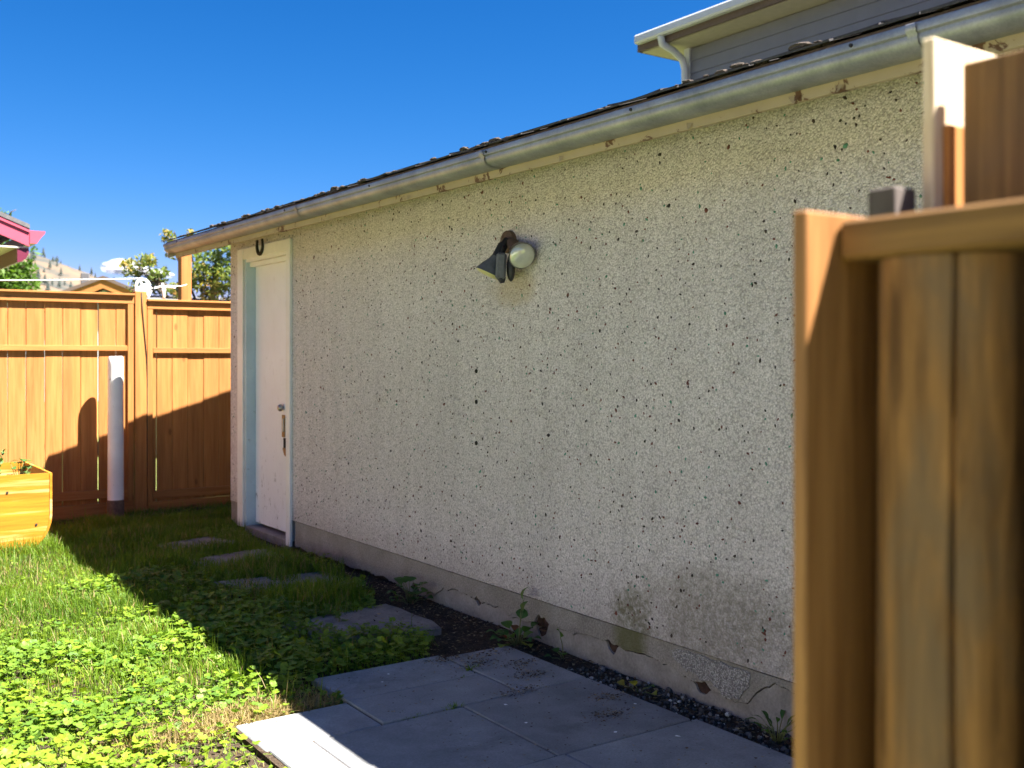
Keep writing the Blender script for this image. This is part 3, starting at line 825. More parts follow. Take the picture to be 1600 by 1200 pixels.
# stepping stones across the grass
def stone(poly, label, zt):
    mb = MB(); c = np.mean(poly, 0); pts = []
    n = len(poly)
    for i in range(n):
        p0, p1 = np.array(poly[i]), np.array(poly[(i+1) % n])
        for u in (0, .25, .5, .75):
            q = p0+(p1-p0)*u + np.array([rnd.uniform(-.012, .012), rnd.uniform(-.012, .012)])
            if u == 0: q = q+(c-q)*.05
            pts.append(q)
    m = len(pts)
    vs = [(x, y, -.04) for x, y in pts] + [(x, y, zt-.008) for x, y in pts] + [(*(c+(np.array((x, y))-c)*.965), zt) for x, y in pts] + [(*(c+(np.array((x, y))-c)*.55), zt+.002+rnd.uniform(-.003, .003)) for x, y in pts]
    fs = []
    for k in range(3): fs += [(k*m+i, k*m+(i+1) % m, (k+1)*m+(i+1) % m, (k+1)*m+i) for i in range(m)]
    fs.append(tuple(range(3*m, 4*m)))
    o = obj('stepping_stone', mb.add(vs, fs), M['stone'], None, False)
    tag(o, label, 'stepping stone', 'stepping stones along the garage wall')
STONES = [[(2.08, 7.28), (2.16, 6.93), (2.62, 7.02), (2.50, 7.40)], [(2.06, 6.62), (2.14, 6.30), (2.66, 6.33), (2.66, 6.74)],
          [(2.00, 5.90), (2.12, 5.60), (2.66, 5.38), (2.68, 5.80)], [(1.96, 4.78), (2.03, 4.40), (2.60, 4.27), (2.60, 4.86)]]
for s, l in zip(STONES, ('grass-edged stepping stone farthest along, beyond the door towards the plank fence', 'narrow stepping stone just in front of the white door sill', 'stepping stone in deep grass, next after the one at the door', 'wide bare stepping stone nearest the paving slabs')):
    stone(s, l, .022)

# ------------------------------------------------------------------ plank fence at the back
FY = 9.0
fence = thing('plank_fence', (2.3, FY+.05, 0), 'tall orange-stained plank fence closing the yard behind the white pole', 'fence')
def plk(nm, x0, x1, y0, y1, z0, z1, mt, b_=.002): return obj(nm, MB().cbox(x0, x1, y0, y1, z0, z1, b_), M[mt], fence)
gaps = [1.437, 1.569, 1.708, 1.842, 1.980, 2.117, 2.257, 2.395]
left = [1.437-.137*k for k in range(34, 0, -1)] + gaps
ght = {2.117: .007, 1.98: .003, 1.842: .003, 1.437: .003, 1.569: .003}
for x0, x1 in zip(left[:-1], left[1:]):
    g1 = .5*ght.get(x0, .0034); g2 = .5*ght.get(x1, .0034)
    dz = rnd.uniform(-.004, .004)
    plk('plank', x0+g1, x1-g2, FY+dz, FY+.018+dz, .10, 1.79, 'stain_z', .003)
gr = [2.505, 2.589, 2.722, 2.854, 2.993, 3.130, 3.262, 3.395, 3.53]
for x0, x1 in zip(gr[:-1], gr[1:]):
    dz = rnd.uniform(-.003, .003)
    g1 = .004 if x0 == 2.589 else .0012
    g2 = .004 if x1 == 2.589 else .0012
    plk('plank', x0+g1, x1-g2, FY+dz, FY+.018+dz, .08, 1.76, 'stain_z')
for nm, z0, z1, p in (('top_rail', 1.752, 1.818, .024), ('middle_rail', 1.358, 1.402, .022), ('bottom_rail', .142, .214, .022)):
    plk(nm, -3.2, 2.345 if nm != 'top_rail' else 2.398, FY-p-.004, FY-.004, z0, z1, 'stain_x')
plk('cap_board', -3.2, 2.400, FY-.052, FY+.07, 1.820, 1.836, 'stain_x')
plk('kick_board', -3.2, 2.398, FY-.002, FY+.016, -.02, .098, 'stain_x')
plk('trim_board', 2.347, 2.394, FY-.026, FY-.004, .10, 1.751, 'stain_z')
for nm, z0, z1, p in (('top_rail', 1.712, 1.776, .024), ('middle_rail', 1.340, 1.384, .022), ('bottom_rail', .105, .172, .022)):
    plk(nm, 2.554 if nm != 'top_rail' else 2.506, 3.6, FY-p-.004, FY-.004, z0, z1, 'stain_x')
plk('cap_board', 2.504, 3.6, FY-.052, FY+.07, 1.778, 1.794, 'stain_x')
plk('kick_board', 2.506, 3.6, FY-.002, FY+.016, -.02, .078, 'stain_x')
plk('trim_board', 2.507, 2.552, FY-.026, FY-.004, .08, 1.711, 'stain_z')
plk('post', 2.403, 2.501, FY-.035, FY+.06, -.05, 1.856, 'stain_z', .004)
plk('post', -.4, -.305, FY+.02, FY+.11, -.05, 1.82, 'stain_z', .004)
plk('post', 3.605, 3.70, FY-.035, FY+.06, -.05, 1.82, 'stain_z', .004)
# clothes-line pulley on the fence post
pul = thing('clothesline_pulley', (2.47, FY, 1.857), 'white metal clothesline pulley bolted on top of the fence post', 'pulley')
PX, PZ = 2.475, 1.900
obj('bracket', MB().cbox(2.405, 2.500, FY-.030, FY+.03, 1.857, 1.882, .002), M['guttergrey'], pul)
rim = []
mb = MB(); n = 28; R0 = .062
# wheel with round holes: ring, hub and spokes
def ring(mb, c, r0, r1, y0, y1, n=28):
    vs = []
    for k in range(n):
        a = 2*PI*k/n; ca, sa = math.cos(a), math.sin(a)
        for r, y in ((r0, y0), (r1, y0), (r1, y1), (r0, y1)): vs.append((c[0]+r*ca, y, c[1]+r*sa))
    fs = []
    for k in range(n):
        a, b_ = k*4, ((k+1) % n)*4
        fs += [(a+i, a+(i+1) % 4, b_+(i+1) % 4, b_+i) for i in range(4)]
    return mb.add(vs, fs)
wc = (PX, 1.905)
ring(mb, wc, .046, .066, FY-.012, FY+.006)
obj('wheel', mb, M['whitemetal'], pul, True, True, 40)
mb = MB(); ring(mb, wc, .004, .018, FY-.014, FY+.008, 16)
for k in range(4):
    a = k*PI/2+.5
    mb.tube([(wc[0]+.016*math.cos(a), FY-.003, wc[1]+.016*math.sin(a)), (wc[0]+.05*math.cos(a), FY-.003, wc[1]+.05*math.sin(a))], [.010, .010], 8)
obj('hub', mb, M['whitemetal'], pul, True, True, 40)
obj('side_plate', MB().prism([(2.495, 1.925), (2.565, 1.885), (2.60, 1.893), (2.60, 1.905), (2.57, 1.903), (2.545, 1.86), (2.52, 1.80), (2.50, 1.85)], 'y', FY-.020, FY-.014), M['whitemetal'], pul)
obj('hook', MB().tube([(2.59, FY-.01, 1.897), (2.62, FY-.01, 1.905), (2.65, FY-.01, 1.895), (2.665, FY-.01, 1.87)], [.007, .008, .008, .006], 8), M['whitemetal'], pul, True)
kn = obj('line_tightener', MB().tube([(2.635, FY-.01, 1.935), (2.64, FY-.01, 1.90), (2.648, FY-.01, 1.83), (2.650, FY-.01, 1.80)], [.008, .017, .010, .012], 10), M['whitemetal'], pul, True)
obj('cleat', MB().tube([(2.66, FY-.01, 1.905), (2.72, FY-.01, 1.905), (2.755, FY-.01, 1.915)], [.012, .013, .008], 8), M['whitemetal'], pul, True)
obj('cleat', MB().tube([(2.69, FY-.012, 1.899), (2.745, FY-.012, 1.897)], [.008, .006], 8), M['whitemetal'], pul, True)
line = []
for k in range(25):
    u = k/24
    line.append((2.475-u*6.2, FY-.003, 1.969-.02*u-.40*u*(1-u)*1.0))
cl = obj('clothesline', MB().tube(line, .0045, 6), M['whiterope'], None, True)
tag(cl, 'thin white clothesline strung above the fence towards the burgundy eave', 'clothesline')
ln2 = [(2.755, FY-.01, 1.915), (2.86, FY+.2, 1.93), (2.98, FY+.42, 1.96)]
tag(obj('clothesline', MB().tube(ln2, .004, 6), M['whiterope'], None, True), 'short white line from the pulley to the post behind', 'clothesline')
pts = [(2.455, FY-.038, 1.85), (2.462, FY-.042, 1.70), (2.480, FY-.041, 1.5), (2.498, FY-.040, 1.3), (2.503, FY-.036, 1.1), (2.503, FY-.030, .6), (2.503, FY-.028, .05)]
tag(obj('cable', MB().tube(pts, .0035, 6), M['cable'], None, True), 'thin black cable running down the fence post', 'cable')

# post beyond the fence
bp = obj('wooden_post', MB().cbox(2.955, 3.050, 9.50, 9.60, 0, 2.36, .004), M['stain_z'])
tag(bp, 'tall orange post standing behind the fence below the gutter end', 'post')

# white steel pole
mb = MB()
px, py = 2.200, 8.78
zs = [-.05, .03, .12, .30, .8, 1.25, 1.300, 1.312]
mb.tube([(px, py, z) for z in zs], [.062, .063, .0625, .062, .061, .060, .058, .050], 28)
pole = obj('pole', mb, M['polewhite'], None, True, True, 40)
tag(pole, 'white painted pole standing in the grass before the fence', 'pole')
mb = MB().tube([(px, py, z) for z in (.0, .05, .10, .135, .150)], [.0665, .0662, .0660, .0650, .0632], 28)
obj('rusted_foot', mb, M['rusty'], pole, True, True, 40)

# ------------------------------------------------------------------ wooden planter at left
planter = thing('planter', (.9, 8.1, 0), 'yellow plywood planter box with rounded lower corners at the fence', 'planter')
PX0, PX1, PY0, PY1, PH = .10, 1.50, 7.66, 8.60, .515
def front_poly(ins=0.0):
    r = .26; x0, x1 = PX0+ins, PX1-ins
    pts = [(x0, PH), (x1, PH)]
    for k in range(9):
        a = k/8*PI/2
        pts.append((x1-r+r*math.cos(a), .20-r*math.sin(a)+.03))
    for k in range(9):
        a = PI/2+k/8*PI/2
        pts.append((x0+r+r*math.cos(a), .20-r*math.sin(a)+.03))
    return pts
obj('front_panel', MB().prism(front_poly(.016), 'y', PY0, PY0+.018), M['ply'], planter)
obj('back_panel', MB().prism(front_poly(.016), 'y', PY1-.018, PY1), M['ply'], planter)
op, ip = front_poly(0), front_poly(.015)
mb = MB(); m = len(op)
vs = [(x, PY0-.004, z) for x, z in op[1:]+op[:1]] + [(x, PY1+.004, z) for x, z in op[1:]+op[:1]] + [(x, PY0-.004, z) for x, z in ip[1:]+ip[:1]] + [(x, PY1+.004, z) for x, z in ip[1:]+ip[:1]]
fs = []
for i in range(m-1):
    fs += [(i, i+1, m+i+1, m+i), (2*m+i, 3*m+i, 3*m+i+1, 2*m+i+1), (i, 2*m+i, 2*m+i+1, i+1), (m+i, m+i+1, 3*m+i+1, 3*m+i)]
fs += [(0, m, 3*m, 2*m), (m-1, 3*m-1, 4*m-1, 2*m-1)]
obj('side_wrap', mb.add(vs, fs), M['ply'], planter)
obj('soil', MB().box(PX0+.03, PX1-.03, PY0+.02, PY1-.02, .30, .42), M['planter_soil'], planter)
for x, z in ((1.40, .17), (1.10, .37), (1.10, .34), (1.22, .40), (.6, .3), (.4, .2)):
    obj('screw', MB().tube([(x, PY0-.0045, z), (x, PY0+.001, z)], [.008, .009], 8), M['iron'], planter)

# ------------------------------------------------------------------ near fence (out of focus, at right)
near = thing('low_fence', (.88, -.2, 0), 'blurred low fence with a round log post under a flat rail', 'fence')
obj('end_board', MB().cbox(.785, .975, .645, .661, 0, 1.453, .002), M['end_board'], near)
obj('top_rail', MB().cbox(.832, .975, -2.0, .6435, 1.408, 1.446, .0035), M['fore_y'], near)
def log(cx, cy, r0, r1, h):
    mb = MB(); n = 180; vs = []; zs = np.linspace(0, h, 30)
    for z in zs:
        r = r0+(r1-r0)*z/h
        for k in range(n):
            a = 2*PI*k/n
            wob = (vnoise(math.cos(a)*1.5+3, math.sin(a)*1.5+z*.7, 2.0)-.5)*.010
            crack = -.011*math.exp(-((((a-3.74-.07*math.sin(z*4.3)) + PI) % (2*PI) - PI)/.030)**2)*min(1, max(0, (z-.2)*3))
            vs.append((cx+(r+wob+crack)*math.cos(a), cy+(r+wob+crack)*math.sin(a), z))
    fs = [(i*n+k, i*n+(k+1) % n, (i+1)*n+(k+1) % n, (i+1)*n+k) for i in range(len(zs)-1) for k in range(n)]
    fs.append(tuple((len(zs)-1)*n+k for k in range(n)))
    return mb.add(vs, fs)
def logmat():
    g = NT('peeled_log', 0.8, 0, 0.3)
    c = g.coord()
    vs = g.vmul(c, (1, 1, .12))
    f1 = g.noise(vs, 40, 5, .6, .5)
    col = g.ramp(f1, [(.3, (.105, .048, .016)), (.65, (.36, .178, .062))])
    bl = g.noise(g.vmul(c, (1, 1, .35)), 13, 5, .6, .4)
    col = g.mix(g.ramp(bl, [(.44, 0.), (.62, .75)]), col, (.155, .10, .06))
    dk = g.ramp(g.voro(g.vmul(c, (1, 1, .45)), 13), [(.10, .85), (.26, 0.)])
    col = g.mix(dk, col, (.055, .045, .04))
    g.color(col); g.normal(g.bump(f1, .6, .006))
    return g.m
M['log'] = logmat()
obj('log_post', log(.902, .566, .0745, .069, 1.4065), M['log'], near, True, True, 60)
obj('log_post', log(.902, -1.6, .0745, .069, 1.4065), M['log'], near, True, True, 60)
yy = .655
while yy > -2:
    obj('picket', MB().cbox(.976, .992, yy-.138, yy, .04, 1.462, .002), M['fore_z'], near)
    yy -= .142
yy = .428  # front boards added out of view to keep sky light off log and recess
while yy > -2:
    obj('picket', MB().cbox(.812, .8305, yy-.139, yy, .05, 1.40+rnd.uniform(-.004, .003), .002), M['fore_z'], near)
    yy -= .141
tallf = thing('tall_fence', (1.12, -.2, 0), 'blurred taller wooden fence with sunlit pale top beside the garage eave', 'fence')
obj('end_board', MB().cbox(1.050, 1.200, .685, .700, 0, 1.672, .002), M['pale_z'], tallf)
obj('edge_strip', MB().cbox(1.0665, 1.100, .6765, .6845, 0, 1.575, .001), M['stain_z'], tallf)
yy = .664
for k in range(14):
    obj('plank', MB().cbox(1.072, 1.090, yy-.137, yy, .03, 1.640-(.004 if k % 2 else 0), .002), M['fore_z'], tallf)
    yy -= .140
obj('post', MB().cbox(1.10, 1.19, .50, .59, 0, 1.60, .003), M['fore_z'], tallf)
obj('back_rail', MB().cbox(1.0915, 1.13, -1.3, .499, 1.30, 1.39, .003), M['fore_y'], tallf)
gs = obj('stake', MB().cbox(1.000, 1.040, .70, .735, 0, 1.503, .002), M['grey_wood'])
tag(gs, 'short grey weathered stake peeking over the blurred flat rail', 'stake')

# ------------------------------------------------------------------ neighbouring houses
# house with burgundy eave at far left
hx, hy, hz = 1.87, 10.55, 2.40       # +X,-Y lower corner of the roof
h1 = thing('burgundy_house', (-1.5, 13, 0), 'house with burgundy fascia and gutter showing its eave corner above the fence', 'house')
pit = .40; span = 7.0; xr = hx-span/2; yb = 19.0
obj('house_wall', MB().prism([(hx-1.3, 0), (hx-1.3, hz-.08), (xr, hz-.08+pit*(span/2-1.3)), (hx-span+1.3, hz-.08), (hx-span+1.3, 0)], 'y', hy+.9, yb-.5), M['tan'], h1)
for sgn in (1, -1):
    a, z0 = (hx, hz+.10) if sgn > 0 else (hx-span, hz+.10)
    rz = hz+.10+pit*span/2
    obj('roof_slope', MB().add([(a, hy-.02, z0), (xr, hy-.02, rz), (xr, yb, rz), (a, yb, z0), (a, hy-.02, z0+.04), (xr, hy-.02, rz+.04), (xr, yb, rz+.04), (a, yb, z0+.04)],
                               [(0,1,2,3),(7,6,5,4),(0,4,5,1),(1,5,6,2),(2,6,7,3),(3,7,4,0)]), M['roofgrey'], h1)
    b2 = a-.001*sgn
    obj('rake_fascia', MB().add([(b2, hy, z0-.165), (xr, hy, rz-.165), (xr, hy, rz-.001), (b2, hy, z0-.001), (b2, hy+.02, z0-.165), (xr, hy+.02, rz-.165), (xr, hy+.02, rz-.001), (b2, hy+.02, z0-.001)],
                               [(0,1,2,3),(7,6,5,4),(0,4,5,1),(1,5,6,2),(2,6,7,3),(3,7,4,0)]), M['burgundy_lit'], h1)
    obj('drip_edge', MB().add([(b2, hy-.014, z0-.035), (xr, hy-.014, rz-.035), (xr, hy-.014, rz-.002), (b2, hy-.014, z0-.002), (b2, hy-.002, z0-.035), (xr, hy-.002, rz-.035), (xr, hy-.002, rz-.002), (b2, hy-.002, z0-.002)],
                               [(0,1,2,3),(7,6,5,4),(0,4,5,1),(1,5,6,2),(2,6,7,3),(3,7,4,0)]), M['burgundy_lit'], h1)
obj('soffit', MB().box(hx-1.3, hx-.002, hy+.021, yb-.01, hz-.080, hz-.066), M['soffit'], h1)
kp = [(0, 0), (.135, 0), (.132, -.022), (.108, -.05), (.082, -.085), (.062, -.12), (0, -.12)]
kin = [(0.006, 0), (.006, -.112), (.058, -.112), (.078, -.08), (.104, -.045), (.126, -.018), (.128, 0)]
gp = [(hx+.001+u, hz+.085+z) for u, z in kp] ; n = len(gp)
gmb = MB()
full = [(hx+.001+u, hz+.085+z) for u, z in kp[1:]+kp[:1]] + [(hx+.001+u, hz+.085+z) for u, z in kin]
nn = len(full)
gmb.add([(x, hy, z) for x, z in full] + [(x, yb, z) for x, z in full], [(i, nn+i, nn+(i+1) % nn, (i+1) % nn) for i in range(nn)])
gobj = obj('eave_gutter', gmb, M['burgundy'], h1)
obj('gutter_end', MB().prism(gp, 'y', hy-.006, hy-.001), M['burgundy_lit'], gobj)
# dark boxed eave below the soffit corner
obj('eave_return', MB().prism([(hx+.0, hz-.081), (hx+.0, hz-.12), (hx-.02, hz-.17), (hx-.06, hz-.205), (hx-.10, hz-.215), (hx-.10, hz-.081)], 'y', hy+.03, yb-.1), M['burgundy'], h1)

# white house added out of view to bounce light onto the garage wall
h4 = thing('bounce_house', (-5.5, 2, 0), 'added unseen white house bouncing light onto the garage wall', 'house')
HX, HY0, HY1 = -3.4, -4.5, 7.2
M['whiteside'] = plain('bounce_white_siding', (0.78, 0.78, 0.78), 0.6, 0, 0.05, 6)
obj('house_wall', MB().box(HX-6, HX-.022, HY0, HY1, 0, 2.62), M['whiteside'], h4)
proto = None
for k in range(17):
    if proto is None:
        proto = obj('siding_board', MB().prism([(HX-.020, .02), (HX, .02), (HX-.010, .168), (HX-.020, .168)], 'y', HY0, HY1), M['whiteside'], h4)
    else:
        c = proto.copy(); COL.objects.link(c); c.location = proto.location + Vector((0, 0, .152*k))
for y in (4.6, -1.5):
    w = obj('window', MB().cbox(HX+.001, HX+.03, y, y+1.2, 1.05, 2.05, .003), M['whitemetal'], h4)
    obj('pane', MB().cbox(HX+.0305, HX+.034, y+.07, y+1.13, 1.12, 1.98, .001), M['lampgrey'], w)
obj('soffit', MB().box(HX-.02, HX+.40, HY0-.3, HY1+.3, 2.62, 2.64), M['soffit'], h4)
obj('eave_gutter', MB().cbox(HX+.401, HX+.51, HY0-.3, HY1+.3, 2.62, 2.74, .01), M['burgundy'], h4)
obj('roof', MB().add([(HX+.42, HY0-.3, 2.72), (HX+.42, HY1+.3, 2.72), (HX-3, HY1+.3, 3.9), (HX-3, HY0-.3, 3.9), (HX-6.4, HY0-.3, 2.72), (HX-6.4, HY1+.3, 2.72)], [(0, 1, 2, 3), (3, 2, 5, 4), (0, 3, 4), (1, 5, 2)]), M['roofgrey'], h4, False, False)

# distant gable with wooden fascia and chimney
h2 = thing('gabled_house', (7.9, 32, 0), 'distant grey gable with orange wood fascia and a small chimney', 'house')
gx0, gy0, gzp = 7.72, 31.2, 3.62
hw = 4.2; pt = .42
def gab(nm, dx0, dz0, th, y0, y1, mt):
    mb = MB()
    for s in (-1, 1):
        mb.add([(gx0, y0, gzp-dz0), (gx0+s*hw, y0, gzp-dz0-pt*hw), (gx0+s*hw, y0, gzp-dz0-th-pt*hw), (gx0, y0, gzp-dz0-th), (gx0, y1, gzp-dz0), (gx0+s*hw, y1, gzp-dz0-pt*hw), (gx0+s*hw, y1, gzp-dz0-th-pt*hw), (gx0, y1, gzp-dz0-th)],
               [(0,1,2,3),(7,6,5,4),(0,4,5,1),(1,5,6,2),(3,2,6,7)])
    return obj(nm, mb, M[mt], h2)
rf = gab('roof', 0, 0, .10, gy0-.05, gy0+9, 'roofbrown')
gab('gable_fascia', 0, .101, .26, gy0, gy0+.06, 'stain_x')
obj('house_wall', MB().prism([(gx0-hw+.5, 0), (gx0+hw-.5, 0), (gx0+hw-.5, gzp-.4-pt*(hw-.5)), (gx0, gzp-.4), (gx0-hw+.5, gzp-.4-pt*(hw-.5))], 'y', gy0+.4, gy0+8.5), M['guttergrey'], h2)
obj('chimney', MB().cbox(gx0-.70, gx0-.46, gy0+1.2, gy0+1.44, 2.9, 3.78, .02), M['roofgrey'], rf)
h2.rotation_euler.z = -.30

# low shed roofs just behind the fence
sd = thing('shed', (4.9, 14, 0), 'low grey-roofed shed barely showing over the fence beside the garage', 'shed')
obj('shed_wall', MB().box(4.05, 6.4, 13.6, 15.6, 0, 1.88), M['tan'], sd)
obj('shed_roof', MB().add([(3.9, 13.4, 1.93), (6.6, 13.4, 1.93), (6.6, 15.8, 2.22), (3.9, 15.8, 2.22), (3.9, 13.4, 1.89), (6.6, 13.4, 1.89), (6.6, 15.8, 2.18), (3.9, 15.8, 2.18)],
                          [(0,1,2,3),(7,6,5,4),(0,4,5,1),(1,5,6,2),(2,6,7,3),(3,7,4,0)]), M['roofgrey'], sd)
obj('shed_fascia', MB().box(3.9, 6.6, 13.375, 13.398, 1.86, 1.94), M['whitemetal'], sd)

# two-storey house with grey siding beyond the garage roof
h3 = thing('siding_house', (12, 3, 0), 'two-storey house with grey vinyl siding rising behind the garage roof', 'house')
SX, SY = 9.0, 9.23
obj('house_wall', MB().box(SX+.02, SX+8, -4, SY-.02, 0, 5.04), M['siding'], h3)
proto = None
for k in range(33):
    z0 = .02+k*.152
    if proto is None:
        mb = MB().prism([(SX, z0), (SX+.018, z0), (SX+.018, z0+.150), (SX+.012, z0+.150)], 'y', -4, SY-.09)
        proto = obj('siding_board', mb, M['siding'], h3)
    else:
        c = proto.copy(); COL.objects.link(c); c.location = proto.location + Vector((0, 0, .152*k))
obj('corner_trim', MB().cbox(SX-.012, SX+.05, SY-.088, SY+.006, 0, 5.05, .004), M['guttergrey'], h3)
obj('soffit', MB().box(SX-.33, SX+8.5, -4.5, SY+.40, 5.05, 5.07), M['tan'], h3)
obj('roof', MB().add([(SX-.40, -4.5, 5.25), (SX-.40, SY+.42, 5.25), (SX+8.5, SY+.42, 5.25), (SX+8.5, -4.5, 5.25), (SX+4, -.5, 7.0), (SX+4, SY-3.5, 7.0)],
                     [(0, 4, 5, 1), (1, 5, 2), (2, 5, 4, 3), (3, 4, 0)]), M['roofgrey'], h3, False, False)
obj('fascia', MB().box(SX-.395, SX-.371, -4.5, SY+.40, 5.05, 5.245), M['roofbrown'], h3)
obj('end_fascia', MB().box(SX-.395, SX+8.5, SY+.401, SY+.42, 5.05, 5.245), M['roofbrown'], h3)
obj('eave_gutter', MB().cbox(SX-.50, SX-.397, -4.5, SY+.38, 5.12, 5.23, .02), M['guttergrey'], h3)
obj('downspout', MB().tube([(SX-.45, SY-.06, 5.12), (SX-.43, SY-.06, 5.03), (SX-.25, SY-.06, 4.98), (SX-.10, SY-.06, 4.90), (SX-.055, SY-.06, 4.78), (SX-.055, SY-.06, .1)], [.045]*6, 10), M['guttergrey'], h3, True, True, 50)

# ------------------------------------------------------------------ trees
def leaf_cloud(centers, radii, n, size, tintf, name, mat, parent):
    C = np.array(centers); Rr = np.array(radii)
    k = rng.choice(len(C), n, p=(Rr**2)/(Rr**2).sum())
    d = rng.normal(0, 1, (n, 3)); d /= np.linalg.norm(d, axis=1)[:, None]
    rad = Rr[k]*rng.random(n)**.45
    P0 = C[k]+d*rad[:, None]*np.array([1, 1, .85])
    s = size*rng.uniform(.6, 1.3, n)
    a = rng.normal(0, 1, (n, 3)); a /= np.linalg.norm(a, axis=1)[:, None]
    b_ = np.cross(a, rng.normal(0, 1, (n, 3))); b_ /= np.linalg.norm(b_, axis=1)[:, None]
    c = np.cross(a, b_)
    L = a*s[:, None]; W = b_*s[:, None]*.38; D = c*s[:, None]*.12
    V = np.stack([P0-L, P0-W*1.0+D, P0+L, P0+W+D], 1).reshape(-1, 3)
    F = np.arange(n*4).reshape(-1, 4)
    tint = np.clip(tintf(P0, n)+rng.normal(0, .12, n), 0, 1)
    return rawmesh(name, V, F, mat, None, np.repeat(tint, 4), False, parent)
def tree(name, base, h, blobs, n, size, tintf, mat, label, limbs=7, tr=.09):
    t = thing(name, base, label, 'tree')
    bx, by, _ = base
    mb = MB()
    mb.tube([(bx, by, -.1), (bx+.05, by, h*.25), (bx-.04, by+.05, h*.5), (bx+.03, by, h*.8)], [tr, tr*.8, tr*.55, tr*.2], 8)
    for i in range(limbs):
        c = blobs[i % len(blobs)][0]
        z0 = h*(.3+.35*rnd.random())
        mb.tube([(bx, by, z0), ((bx+c[0])/2+rnd.uniform(-.1, .1), (by+c[1])/2, (z0+c[2])/2+.1), c], [tr*.45, tr*.3, tr*.1], 6)
        for q in range(3):
            e = (c[0]+rnd.uniform(-.25, .25), c[1]+rnd.uniform(-.3, .3), c[2]+rnd.uniform(-.25, .12))
            mb.tube([((bx+c[0])/2, (by+c[1])/2, (z0+c[2])/2+.1), ((bx+c[0]*3+e[0])/5*0+(c[0]+e[0])/2, (c[1]+e[1])/2, (c[2]+e[2])/2), e], [tr*.2, tr*.12, tr*.05], 5)
    obj('trunk', mb, M['bark'], t, True)
    o = leaf_cloud([b_[0] for b_ in blobs], [b_[1] for b_ in blobs], n, size, tintf, 'crown', mat, t)
    return t
# airy tree with orange seed clusters behind the gutter end
bl = []
for px, py, r, d in ((205,420,.17,15),(228,408,.16,15),(245,445,.20,15.2),(215,450,.15,15),(262,370,.13,15.3),(275,392,.17,15.2),(300,368,.12,15.4),(320,420,.30,15.2),(345,395,.22,15.1),(350,430,.28,15),(330,455,.22,15),(300,440,.18,15.4),(272,455,.15,15.1),(365,380,.2,15),(390,420,.35,15.3),(420,400,.35,15.3),(255,425,.10,15),(375,455,.25,15.2),(238,430,.12,15),(196,412,.08,15),(312,395,.10,15.3)):
    bl.append((tuple(far(px, py, d)), r))
tb = far(320, 556, 15.2)
tree('airy_tree', (tb.x, tb.y, 0), 2.9, bl, 4600, .046, lambda P0, n: .35+.5*(vnoise(P0[:, 0]*1.3+P0[:, 2], P0[:, 2]*1.7+P0[:, 1], 1.6)-.25), M['treeleaf'],
     'thin airy tree with green and orange leaves behind the gutter end', 10, .05)
bl = []
for px, py, r in ((-40,430,1.0),(10,440,.55),(30,430,.35),(42,418,.22),(-10,400,.9),(0,345,.22),(8,335,.14),(-25,345,.5),(-70,380,1.1),(25,452,.5),(50,448,.25)):
    bl.append((tuple(far(px, py, 22)), r))
tb = far(-40, 556, 22.3)
tree('leafy_tree', (tb.x, tb.y, 0), 4.2, bl, 3600, .085, lambda P0, n: .5+.7*(vnoise(P0[:, 0]*1.3+P0[:, 2], P0[:, 2]*1.7, 1.5)-.5), M['treegreen'],
     'bright green leafy tree behind the burgundy eave', 9, .12)

# ------------------------------------------------------------------ lawn, mallow, weeds, gravel
BOUND_Y = [0, 3.55, 3.60, 3.93, 3.95, 4.2, 4.73, 5.13, 5.67, 6.13, 6.93, 7.72, 7.97, 8.03, 9.0]
BOUND_X = [1.44, 1.44, 1.74, 1.76, 2.28, 2.44, 2.50, 2.64, 2.74, 2.78, 2.80, 2.85, 2.86, 3.22, 3.30]
FRONT = 3.595
def lawn_ok(x, y):
    xb = np.interp(y, BOUND_Y, BOUND_X) + (vnoise(x, y, 5)-.5)*.14
    ok = (x < xb) & (y < 8.97) & ((y > FRONT-.01) | (x < 1.29+.03*np.sin(y*9)))
    ok &= ~((x > PX0+.03) & (x < PX1-.06) & (y > PY0+.01) & (y < PY1))
    ok &= (x-px_)**2+(y-py_)**2 > .066**2
    for s in STONES:
        c = np.mean(s, 0); p = [tuple(c+(np.array(q)-c)*.74) for q in s]
        ok &= ~(inpoly(x, y, p) & (vnoise(x, y, 9) < .80))
    return ok
px_, py_ = 2.200, 8.78
def in_view(x, y):
    """thin the lawn where the yard runs on behind the camera and far to its left"""
    return (x > .0 + .17*(y-3.4)*.6)
def blades(n, dens, hgt, lean, wid, tintf, x0, x1, y0, y1):
    x = rng.uniform(x0, x1, n); y = rng.uniform(y0, y1, n)
    k = lawn_ok(x, y) & (rng.random(n) < dens(x, y)); x, y = x[k], y[k]; n = len(x)
    h = hgt(x, y, n); z = gz(x, y)-.004
    a = rng.uniform(0, 2*PI, n); ln = lean(n)*h
    w = wid*rng.uniform(.7, 1.3, n)
    bx, by = np.cos(a), np.sin(a)
    b2 = a+rng.normal(PI/2, .5, n); wx, wy = np.cos(b2)*w, np.sin(b2)*w
    def ring(u, wf):
        cx = x+bx*ln*u**1.8; cy_ = y+by*ln*u**1.8; cz_ = z+h*(u-.35*(ln/h)*u*u*.6)
        return np.stack([np.stack([cx-wx*wf, cy_-wy*wf, cz_], -1), np.stack([cx+wx*wf, cy_+wy*wf, cz_], -1)], 1)
    R = np.concatenate([ring(0, .9), ring(.4, 1), ring(.75, .7), ring(1.0, .12)], 1)
    V = R.reshape(-1, 3)
    base = np.arange(n)[:, None, None]*8
    q = np.array([[0, 1, 3, 2], [2, 3, 5, 4], [4, 5, 7, 6]])[None]
    F = (base+q).reshape(-1, 4)
    t = np.clip(tintf(x, y, n), 0, 1)
    return V, F, np.repeat(t, 8)
